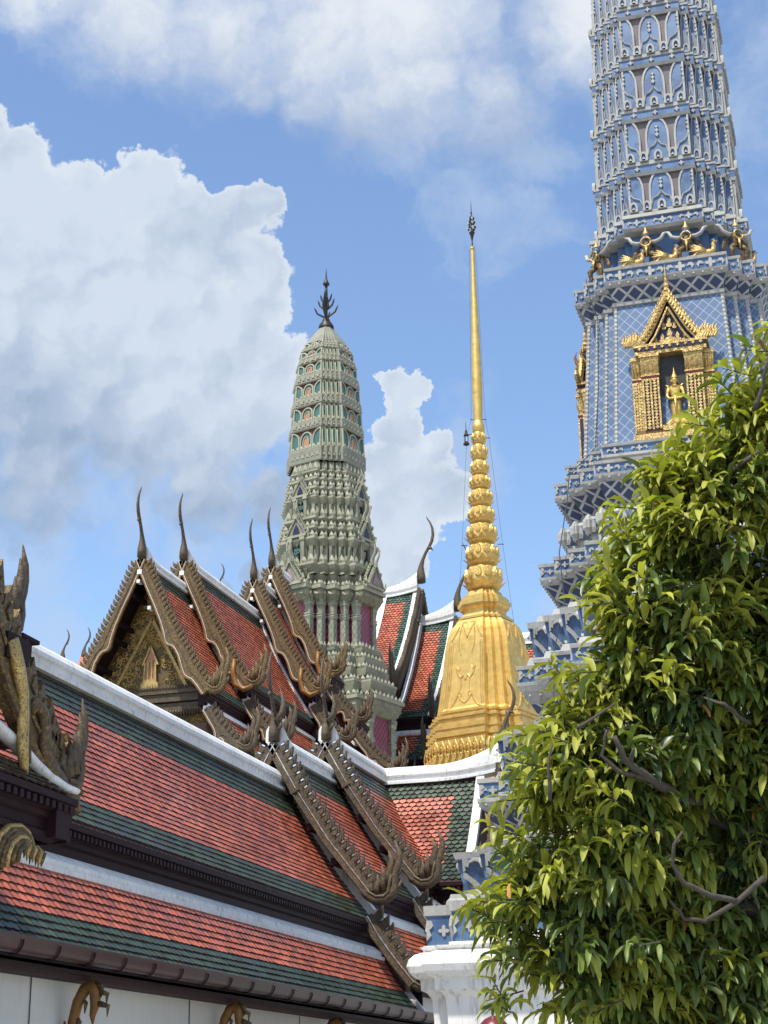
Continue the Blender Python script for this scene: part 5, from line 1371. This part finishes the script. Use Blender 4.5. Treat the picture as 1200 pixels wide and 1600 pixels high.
# small porches with gables and niches on the middle of each face
def porch(ang, z, w, sc, niche_h, figure):
    R = Matrix.Rotation(ang, 3, 'Z'); A = R @ X3; N = R @ (-Y3)
    O = N*w + Z3*z
    mb = MB('sage'); ax = (A, N, Z3)
    for s in (-1, 1):
        mb.box(O+A*(s*.46*sc)+Z3*(niche_h*.5), (.26*sc, .5*sc, niche_h), 'sage', ax); mb.box(O+A*(s*.46*sc)+Z3*(niche_h*.93)+N*.03, (.36*sc, .56*sc, niche_h*.12), 'sagel', ax)
    if niche_h > .1: mb.box(O+Z3*(niche_h*.5)-N*.1*sc, (.70*sc, .3*sc, niche_h), 'dark', ax)
    mb.box(O+Z3*(niche_h+.07*sc), (1.5*sc, .62*sc, .14*sc), 'sagel', ax)
    Og = O+Z3*(niche_h+.14*sc)
    for k, (dn, f) in enumerate(((.26, 1.0), (-.02, 1.16))):
        G = [(-.66*sc*f, 0), (-.40*sc*f, .42*sc*f), (0, 1.10*sc*f), (.40*sc*f, .42*sc*f), (.66*sc*f, 0)]
        mb.prism(G, Og+N*(dn-.2)*sc, A, Z3, N, .16*sc, 'sage')
        if k == 0:
            Q = [(-.26*sc, .08*sc), (-.2*sc, .35*sc), (0, .72*sc), (.2*sc, .35*sc), (.26*sc, .08*sc)]
            mb.prism(Q, Og+N*(dn-.02)*sc, A, Z3, N, .02*sc, 'navy' if niche_h > .1 else 'mlat', back=False)
        for s in (-1, 1):
            mb.tube([Og+N*(dn*sc)+A*(a*s)+Z3*b for a, b in ((.70*sc*f,-.02),(.60*sc*f,.16*sc),(.42*sc*f,.46*sc*f),(.2*sc*f,.80*sc*f),(0,1.14*sc*f))], [.06*sc,.055*sc,.05*sc,.05*sc,.05*sc], 6, 'sage')
            for q in range(7):
                t_ = (q+.5)/7; o = Og+N*(dn*sc)+A*(s*.64*sc*f*(1-t_))+Z3*(1.12*sc*f*t_**1.1+.05*sc)
                mb.tube([o, o+A*(s*.05*sc)+Z3*.14*sc, o+A*(s*.02*sc)+Z3*.24*sc], [.04*sc,.03*sc,.006], 4, 'sage')
            o = Og+N*(dn*sc)+A*(s*.78*sc*f)
            mb.tube([o, o+A*(s*.12*sc)+Z3*.12*sc, o+A*(s*.10*sc)+Z3*.40*sc], [.08*sc,.07*sc,.008], 5, 'sagel')
        o = Og+N*(dn*sc)+Z3*(1.14*sc*f)
        mb.tube([o-Z3*.1*sc, o+Z3*.2*sc+N*.04*sc, o+Z3*.5*sc+N*.20*sc, o+Z3*.78*sc+N*.24*sc, o+Z3*1.08*sc+N*.16*sc], [.11*sc,.09*sc,.06*sc,.045*sc,.006], 6, 'sagel')
    mb.build('porch', gp)
    if figure:
        d = st.copy(); d.name = 'niche_statue'; COL.objects.link(d)
        me = st.data.copy(); me.materials.clear(); me.materials.append(MT['teal']); d.data = me
        Rw = Matrix.Rotation(RG, 3, 'Z'); p = Rw @ (O+N*.13*sc)
        d.location = (GX+p.x, GYp+p.y, p.z); s_ = niche_h*.82; d.scale = (s_, s_, s_); d.rotation_euler = (0, 0, RG+ang)
        tag(d, figure, 'statue')
for ang in (0, pi/2):
    porch(ang, 32.32, 2.82, 1.00, 1.70, 'small teal figure in the lower dark niche of the green prang' if ang == 0 else None)
    porch(ang, 35.36, 2.50, .85, 1.35, 'small teal figure in the upper dark niche of the green prang' if ang == 0 else None)
    porch(ang, 30.86, 3.40, 1.15, .02, None)
# finial
mb = MB('bronze')
mb.lathe([(.50,49.15),(.48,49.35),(.30,49.6),(.20,49.85),(.12,50.0)], (0,0,0), 10)
mb.lathe([(.10,49.9),(.085,51.5),(.10,51.55),(.085,52.2),(.06,52.22),(.20,52.28),(.23,52.38),(.14,52.54),(.07,52.75),(.045,53.0),(.012,53.5)], (0,0,0), 8)
fo = mb.build('finial_spear', gp, smooth=True, angle=50)
for (z, r, h) in ((49.95, .80, .80), (50.5, .55, .76), (50.95, .38, .68)):
    for k in range(4):
        a = k*pi/2+.35
        mb = MB('bronze'); d = Vector((cos(a), sin(a), 0))
        mb.tube([d*.05+Z3*z, d*(r*.35)+Z3*(z+h*.15), d*(r*.75)+Z3*(z+h*.42), d*(r*.9)+Z3*(z+h*.75), d*r+Z3*(z+h)], [.07,.07,.065,.06,.02], 5)
        mb.build('finial_prong', gp)

# ================================================================== 6. the golden chedi
CX, CY = -17.1, 75.0
gc = thing('golden_chedi', 'golden bell shaped tower with stacked lotus rings and a long thin needle', 'tower', (CX, CY, 0), RG, local=True)
VC = Matrix.Rotation(-RG, 3, 'Z') @ Vector((-CX, -CY, 0)).normalized()
C4, N4 = .52, 3
cb = [(0,4.2,'gold'),(14.5,3.6,'gold'),(15.2,2.9,'gold'),(15.9,2.70,'gold'),(16.3,2.72,'gold'),(17.45,2.66,'gold'),(17.5,2.5,'gold'),(17.62,2.5,'gold'),(17.63,2.62,'gold'),(17.82,2.62,'gold'),(17.83,2.55,'gold'),(17.98,2.55,'gold'),(17.99,2.60,'gold'),(18.16,2.60,'gold'),(18.17,2.42,'gold'),(18.50,2.42,'gold'),(18.51,2.50,'gold'),(18.62,2.50,'gold'),(18.63,2.30,'gold'),(18.78,2.28,'gold'),(18.79,2.34,'gold'),(18.9,2.34,'gold'),(18.91,2.20,'gold'),
      (19.06,2.13,'gold'),(19.35,2.08,'gold'),(19.9,1.995,'gold'),(20.7,1.89,'gold'),(21.5,1.80,'gold'),(22.1,1.73,'gold'),(22.5,1.67,'gold'),(22.9,1.58,'gold'),(23.2,1.47,'gold'),(23.42,1.30,'gold'),(23.50,1.16,'gold'),
      (23.51,1.22,'gold'),(23.62,1.22,'gold'),(23.63,1.10,'gold'),(23.75,1.06,'gold'),(23.85,.92,'gold'),(24.0,.92,'gold'),(24.12,1.06,'gold'),(24.25,1.10,'gold'),(24.26,1.14,'gold'),(24.45,1.14,'gold'),(24.46,1.06,'gold'),(24.62,1.06,'gold'),(24.63,.98,'gold'),(24.72,.98,'gold'),(24.8,.80,'gold'),(24.95,.76,'gold'),(25.05,.66,'gold')]
mb = MB('gold'); rloft(mb, [p for p in cb if p[0] <= 18.9], C4, N4); cbase = mb
mb = MB('gold'); rloft(mb, [p for p in cb if 18.89 < p[0] <= 23.5], C4, N4)
# bell ornaments: raised swags and collars on the broad faces
for ang in (0, pi/2):
    R = Matrix.Rotation(ang, 3, 'Z'); A = R @ X3; N = R @ (-Y3)
    def wbell(z):
        q = [p for p in cb if p[0] >= 18.91]
        for (a, b, _), (c, d, _) in zip(q[:-1], q[1:]):
            if z <= c: return b+(d-b)*(z-a)/(c-a)
        return .7
    def ln(pts, r):
        out = []
        for (a0, z0), (a1, z1) in zip(pts[:-1], pts[1:]):
            for k in range(4): t_ = k/4; a = a0+(a1-a0)*t_; z = z0+(z1-z0)*t_; out.append(A*a+N*(wbell(z)+.005)+Z3*z)
        a, z = pts[-1]; out.append(A*a+N*(wbell(z)+.005)+Z3*z)
        mb.tube(out, r, 5, 'gold')
    for s in (-1, 1):
        ln([(s*.0,22.45),(s*.22,22.95),(s*.34,23.2),(s*.22,23.28),(s*.14,23.2)], .035)
        ln([(s*.34,23.15),(s*.42,22.5),(s*.42,22.0),(s*.32,21.75),(s*.30,21.6)], .03)
        ln([(s*.46,23.05),(s*.62,22.7),(s*.84,22.35)], .035)
        ln([(0,20.35),(s*.12,20.6),(s*.26,20.45),(s*.40,20.62),(s*.52,20.95)], .04); ln([(s*.52,21.0),(s*.36,20.85),(s*.30,21.05)], .03)
        ln([(s*.22,20.35),(s*.17,19.6),(s*.2,19.2)], .03) if False else None
        ln([(s*.24,20.42),(s*.22,20.0),(s*.30,19.75)], .03)
        ln([(s*.30,19.8),(s*.18,19.7),(s*.20,19.55)], .03)
        ln([(0,18.98+.25),(s*.18,19.35),(s*.36,19.62),(s*.34,19.85)], .035)
        ln([(s*.36,19.7),(s*.48,19.4),(s*.72,19.05),(s*.95,18.95)], .035)
        for k in range(3): ln([(s*(.74+.10*k),22.2-.1*k),(s*(.78+.10*k),21.0),(s*(.84+.10*k),19.8),(s*(.95+.10*k),19.05)], .028)
mb.build('bell', gc, smooth=True, angle=30)
mb = MB('gold'); rloft(mb, [p for p in cb if p[0] > 23.49], C4, N4); mb.build('throne', gc)
# two rows of petals round the foot
mb = cbase
for (c, nm, e, L, idx) in facets(2.70, C4, N4, VC):
    k = max(1, int(round(L/.34)))
    for row, (z, h, ln_) in enumerate(((16.85, .62, .12), (16.95, -.62, -.10))):
        for j in range(k):
            O = Vector((c.x, c.y, z))+e*((j+.5)/k-.5)*L+nm*.02
            petal(mb, O, e, nm, L/k*.98, h, 'gold', lean=0, t=.14)
            mb.band([(x*.9, y*.9) for x, y in ((-L/k*.42, 0), (-L/k*.3, h*.6), (0, h), (L/k*.3, h*.6), (L/k*.42, 0))], [(x*.6, y*.65) for x, y in ((-L/k*.42, 0), (-L/k*.3, h*.6), (0, h), (L/k*.3, h*.6), (L/k*.42, 0))], O+nm*.05, e, Z3, nm, .07, 'gold')
cbase.build('base', gc)
# lotus rings
LR = [(25.05,25.43,26.31,.99),(26.31,26.57,27.45,.87),(27.45,27.72,28.5,.80),(28.5,28.71,29.4,.70),(29.4,29.61,30.3,.63),(30.3,30.49,31.05,.555),(31.05,31.24,31.85,.49),(31.85,32.05,32.7,.445),(32.7,32.91,33.4,.375)]
for (zb, zr_, zt, r) in LR:
    mb = MB('gold'); H = zt-zb
    mb.lathe([(r*.55,zb),(r*.62,zb+.03),(r*.80,zb+H*.12),(r*.86,zr_),(r*.88,zb+H*.45),(r*.86,zb+H*.62),(r*.84,zb+H*.82),(r*.66,zb+H*.97),(r*.58,zt+.03)], (0,0,0), 24, 'gold')
    n = 12 if r > .5 else 10
    for k in range(n):
        for row in (0, 1):
            a = 2*pi*(k+.5*row)/n; d = Vector((cos(a), sin(a), 0)); tg = Vector((-sin(a), cos(a), 0)); pw = 2*pi*r*.9/n
            if row == 0:   # lower sepals curl outward
                O0 = d*(r*.60)+Z3*(zb+.02)
                P = [(-.30*pw,0,.0),(.30*pw,0,.0),(.50*pw,H*.20,r*.24),(0,H*.40,r*.56),(-.50*pw,H*.20,r*.24)]
                vs = [O0+tg*a_+Z3*z_+d*n_ for a_, z_, n_ in P]+[O0+Z3*(H*.2)+d*(r*.30)]
                mb.add(vs, [(0,1,5),(1,2,5),(2,3,5),(3,4,5),(4,0,5)], 'gold')
            else:          # raised ovals on the upper bowl
                O0 = d*(r*.86)+Z3*(zb+H*.40)
                P = [(0,0),(.36*pw,H*.10),(.40*pw,H*.26),(.2*pw,H*.46),(0,H*.52),(-.2*pw,H*.46),(-.40*pw,H*.26),(-.36*pw,H*.10)]
                mb.prism(P, O0-d*.02, tg, (Z3-d*.02).normalized(), d, .075*r+.03, 'gold', back=False, bev=.3)
                mb.prism([(x*.45, H*.1+y*.5) for x, y in P], O0+d*.04, tg, Z3, d, .06*r, 'gold', back=False, bev=.4)
    mb.build('lotus_ring', gc, smooth=False)
mb = MB('gold'); mb.lathe([(.24,33.35),(.30,33.45),(.31,33.7),(.24,33.98),(.215,34.0),(.235,34.4),(.262,35.3),(.262,36.05),(.245,37.3),(.214,38.73),(.166,40.55),(.114,42.4),(.10,43.7),(.13,43.72),(.13,43.85),(.05,43.9)], (0,0,0), 16, 'gold'); mb.build('needle', gc, smooth=True, angle=40)
mb = MB('bronze')
mb.lathe([(.04,43.85),(.03,44.2),(.10,44.55),(.16,44.7),(.04,44.8),(.03,45.5),(.07,45.55),(.08,45.65),(.03,45.75),(.03,45.82),(.05,45.88),(.025,45.95),(.02,46.2),(.004,46.6)], (0,0,0), 8, 'bronze')
top = mb.build('finial', gc, smooth=True, angle=50)
for (z, r) in ((44.95, .20), (45.25, .16), (45.5, .12)):
    mb = MB('mirror')
    for k in range(8):
        a = 2*pi*k/8; mb.lathe([(.004,-.09),(.065,-.02),(.065,.04),(.01,.10)], (r*cos(a), r*sin(a), z), 6, 'mirror' if k % 2 else 'bronze')
    mb.build('finial_ring', top)
mb = MB('cable')
Rl = Matrix.Rotation(-RG, 3, 'Z'); rt_l = Rl @ RT; rt_l.z = 0; rt_l.normalize()
for s, pts in ((-1, ((43.7,.16),(34.1,.34),(33.3,.58),(27.45,.98),(24.4,1.25))), (1, ((43.7,.16),(34.1,.36),(33.1,.52),(27.5,1.0),(23.5,1.40)))):
    mb.tube([rt_l*(s*r)+Z3*z for z, r in pts], .009, 4, 'cable')
    for z, r in pts[1:4]: mb.tube([rt_l*(s*(r-.25))+Z3*z, rt_l*(s*(r+.06))+Z3*z], .02, 4, 'bronze')
mb.build('guy_cable', gc)
# small hanging lantern on the left cable
la = MB('bronze')
la.lathe([(.01,.0),(.10,.03),(.16,.06),(.16,.12),(.10,.16),(.10,.5),(.14,.54),(.12,.6),(.06,.7),(.05,.8),(.02,.9),(.01,1.3)], (0,0,0), 8, 'bronze')
for k in range(4):
    a = k*pi/2+.4; la.prism([(-.05,.2),(.05,.2),(.05,.46),(-.05,.46)], Vector((.095*cos(a), .095*sin(a), 0)), Vector((-sin(a), cos(a), 0)), Z3, Vector((cos(a), sin(a), 0)), .02, 'mirror')
lo = la.build('cable_lantern', None)
q = Matrix.Rotation(RG, 3, 'Z') @ (rt_l*-.60)
lo.location = (CX+q.x, CY+q.y-.1, 32.65); tag(lo, 'tiny dark lantern clamped to the cable left of the gold needle foot', 'lantern')

# ================================================================== 7. the tree in front, at right
tree = thing('leafy_tree', 'bushy tree with drooping yellow green leaves close to the camera at right', 'tree', (-.15, 8.6, 0))
random.seed(21)
from mathutils import noise
def pt(px, py, D):
    return EYE + (FW + RT*((px-600)/FPX) + UP*((800-py)/FPX))*D
# crown masses: centre, radius (x, y, z) in metres
CR = [(-0.19, 7.01, 4.62, 0.16), (-0.27, 7.05, 4.44, 0.22), (-0.48, 6.98, 4.17, 0.25), (-0.67, 6.96, 3.94, 0.29), (-0.78, 6.98, 3.63, 0.31), (-0.84, 7.02, 3.33, 0.31), (-1.08, 6.93, 2.96, 0.33), (-1.18, 6.95, 2.68, 0.33), (-1.26, 6.97, 2.4, 0.33), (-1.27, 7.13, 2.13, 0.31), (-1.1, 7.32, 1.9, 0.38), (-0.35, 7.33, 4.24, 0.38), (-0.48, 7.37, 3.87, 0.45), (-0.55, 7.46, 3.44, 0.5), (-0.69, 7.46, 3.02, 0.5), (-0.82, 7.52, 2.61, 0.5), (-0.86, 7.61, 2.2, 0.5), (-0.42, 7.8, 3.21, 0.55), (-0.49, 7.97, 2.56, 0.55), (-0.56, 8.12, 1.98, 0.55), (-0.27, 7.71, 3.88, 0.45), (-0.1, 7.54, 4.45, 0.3), (-0.79, 8.47, 2.33, 0.42), (-0.59, 8.36, 2.77, 0.42), (-0.97, 8.42, 2.03, 0.4), (-1.13, 8.09, 2.49, 0.36), (-1.09, 7.97, 2.98, 0.34), (-0.78, 8.63, 1.92, 0.4)]
NV = 22
trunk = MB('bark')
T0 = Vector((-.15, 8.6, 0))
def limb(p0, p1, r0, r1, n=7, wob=.06, sag=0.0):
    p0 = Vector(p0); p1 = Vector(p1); P = []; R = []
    for i in range(n+1):
        t = i/n; q = p0.lerp(p1, t)+Vector((random.uniform(-1,1), random.uniform(-1,1), random.uniform(-1,1)))*wob*sin(pi*t)+Z3*(sag*sin(pi*t))
        P.append(q); R.append(r0+(r1-r0)*t)
    trunk.tube(P, R, 7, 'bark'); return P
tk = limb(T0, (-.05, 8.1, 2.2), .13, .10, 8, .05)
tk2 = limb((-.05, 8.1, 2.15), (-.1, 7.8, 3.9), .09, .05, 8, .08)
for (x, y, z, r) in CR:
    base_ = (-.05-.02*random.random(), 8.1-.1*max(0, z-2.2), min(max(1.6, z-.7), 3.6))
    limb(base_, (x, y, z), .045, .018, 8, .07, .05)
trunk.build('trunk', tree, smooth=True)
# bare twisted branches seen between the leaves
def bare(pts, r):
    P = [pt(*p) for p in pts]; Q = []
    for a, b in zip(P[:-1], P[1:]):
        for k in range(3): Q.append(a.lerp(b, k/3)+Vector((random.uniform(-1,1),)*3)*.004)
    Q.append(P[-1]); n = len(Q)
    br = MB('bark'); br.tube(Q, [r*(1-.75*i/n)+.002 for i in range(n)], 6, 'bark'); br.build('bare_branch', tree, smooth=True)
bare([(1110,1255,7.15),(1060,1245,6.95),(1010,1215,6.75),(975,1185,6.7),(960,1150,6.7)], .026)
bare([(1010,1215,6.75),(965,1205,6.7),(940,1180,6.7),(948,1140,6.7)], .010)
bare([(985,1195,6.72),(990,1170,6.68)], .010)
bare([(1195,1370,6.85),(1150,1410,6.8),(1100,1440,6.75),(1070,1435,6.75),(1045,1405,6.75)], .012)
bare([(1150,1410,6.7),(1110,1398,6.68),(1070,1380,6.66),(1050,1350,6.66),(1052,1320,6.66),(1066,1300,6.7)], .012)
bare([(1170,1130,7.0),(1130,1100,6.85),(1100,1090,6.9)], .008)
bare([(1195,700,7.2),(1150,730,7.15),(1120,760,7.1)], .012); bare([(1180,640,7.2),(1192,600,7.2),(1200,560,7.2)], .010)
bare([(900,1140,6.7),(930,1120,6.7),(960,1100,6.75)], .006); bare([(860,1250,6.55),(855,1200,6.55),(862,1160,6.6)], .006)
leaf = MB('leafy'); twig = MB('bark')
LP = [0, .12, .3, .5, .7, .88, 1.0]; LW = [.04, .55, .95, 1.0, .80, .42, .0]
def add_leaf(p, d, side, nrm, L, Wd, m, fold, droop):
    """curved, folded blade; p base, d direction, nrm upper side"""
    vs = []; q = Vector(p); dd = Vector(d)
    n = len(LP)
    for i in range(n):
        if i:
            stp = (LP[i]-LP[i-1])*L
            dd = (dd - Z3*droop*(LP[i]-LP[i-1])*1.0).normalized()
            q = q+dd*stp
        sd = dd.cross(nrm)
        if sd.length < .05: sd = dd.orthogonal()
        sd.normalize(); up_ = sd.cross(dd).normalized()
        w = Wd*LW[i]*.5
        wv_ = .10*Wd*sin(i*2.4+p.x*50)
        vs += [q-sd*w+up_*(fold*w+wv_), q, q+sd*w+up_*(fold*w-wv_)]
    fs = []
    for i in range(n-1):
        a = i*3
        fs += [(a, a+1, a+4, a+3), (a+1, a+2, a+5, a+4)]
    leaf.add(vs, fs, m)
CEN = Vector((-.2, 8.0, 3.0)); ntip = 0
def inside(p, skip):
    for j, (x, y, z, r) in enumerate(CR):
        if j != skip and (p-Vector((x, y, z))).length < r*.80: return True
    return False
def cluster(p, out, young_lit, L0=.110):
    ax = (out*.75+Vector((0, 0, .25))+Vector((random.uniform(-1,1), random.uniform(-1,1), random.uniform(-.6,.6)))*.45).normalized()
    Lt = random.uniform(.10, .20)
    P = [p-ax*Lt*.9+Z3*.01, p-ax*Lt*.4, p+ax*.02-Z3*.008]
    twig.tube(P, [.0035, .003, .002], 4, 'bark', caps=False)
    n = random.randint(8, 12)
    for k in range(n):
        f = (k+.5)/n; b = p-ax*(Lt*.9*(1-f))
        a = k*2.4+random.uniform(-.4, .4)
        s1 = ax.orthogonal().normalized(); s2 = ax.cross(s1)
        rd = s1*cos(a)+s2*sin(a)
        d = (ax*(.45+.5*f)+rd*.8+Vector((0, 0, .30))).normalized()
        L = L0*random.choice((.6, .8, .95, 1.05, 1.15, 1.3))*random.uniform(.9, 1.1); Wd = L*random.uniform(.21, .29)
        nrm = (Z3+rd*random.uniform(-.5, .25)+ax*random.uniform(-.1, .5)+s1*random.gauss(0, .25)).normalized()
        yy = young_lit*random.uniform(.5, 1.35)+.18*f
        m = 'leafy' if yy > .48 else ('leafm' if yy > .20 else 'leafd')  # leaf colour steps with the painted light and random age
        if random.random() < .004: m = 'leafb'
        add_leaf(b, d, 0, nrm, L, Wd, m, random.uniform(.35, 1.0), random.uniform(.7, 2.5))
for j, (x, y, z, r) in enumerate(CR):
    c = Vector((x, y, z)); ns = int(300*r*r)+8
    for k in range(ns):            # sprays: a drooping branchlet with several leafy tips
        d = Vector((random.gauss(0, 1), random.gauss(0, 1), random.gauss(0, 1))).normalized()
        if d.y > .45: continue
        fr = random.random() < .85
        rr = r*(random.uniform(.80, 1.12) if fr else random.uniform(.3, .75))
        p = c+Vector((d.x*rr, d.y*rr*.85, d.z*rr))
        if inside(p, j) and random.random() < .8: continue
        if fr and j < NV and noise.noise(p*3.6) < -.27: continue
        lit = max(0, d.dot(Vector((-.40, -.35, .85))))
        yng_lit = (.24+.80*lit*random.uniform(.4, 1.25)+(.35 if random.random() < .28 else 0))*(1 if fr else .35)  # painted light: sun-facing sprays paler, inner ones darker; some randomly young
        out = (d+(p-CEN).normalized()*.5).normalized()
        tang = out.cross(Z3)
        if tang.length < .1: tang = X3.copy()
        tang.normalize()
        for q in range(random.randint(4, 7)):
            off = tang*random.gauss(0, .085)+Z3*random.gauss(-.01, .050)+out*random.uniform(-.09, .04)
            cluster(p+off, (out+tang*random.gauss(0, .35)-Z3*.10).normalized(), yng_lit*random.uniform(.8, 1.15))
# hanging sprays at the outer edge
for (px, py, D) in ((745,1405,6.6),(728,1415,6.6),(770,1400,6.7),(760,1440,6.6),(765,1560,6.8),(775,1565,6.7),(800,1150,6.7),(790,1185,6.7),(845,1140,6.7),(885,1050,6.9),(905,945,7.0),(935,880,7.1),(955,790,7.2),(1000,735,7.2),(1085,640,7.3),(1075,660,7.2),(1135,575,7.3),(1165,545,7.3),(1192,515,7.3),(1122,590,7.3),(770,1320,6.8),(765,1290,6.8),(780,1250,6.8),(800,1215,6.8),(760,1500,6.7),(770,1530,6.7)):
    p = pt(px, py, D); cluster(p, Vector((-.7, -.2, -.1)), random.uniform(.3, .9), .11)
lo_ = leaf.build('foliage', tree, smooth=True)
twig.build('twig', tree)
print('leaves', len(leaf.f)//12)

# dark red lantern whose top shows at the lower edge
lt = thing('red_lantern', 'dark red lantern showing only its round top below the lowest leaves at the bottom edge', 'lantern', (-4.14, 17.2, 0))
p = pt(772, 1618, 17.5); lt.location = (p.x, p.y, 0)
mb = MB('redl')
mb.lathe([(.02,.20),(.05,.19),(.10,.165),(.16,.10),(.185,.02),(.18,-.08),(.14,-.18),(.08,-.22),(.02,-.23)], p, 16, 'redl')
bo_ = mb.build('shade', lt, smooth=True)
mb = MB('bronze'); mb.lathe([(.16,-p.z),(.15,.08-p.z),(.06,.14-p.z),(.045,.5-p.z),(.04,-.24),(.10,-.22)], p, 10, 'bronze'); mb.build('post', lt)
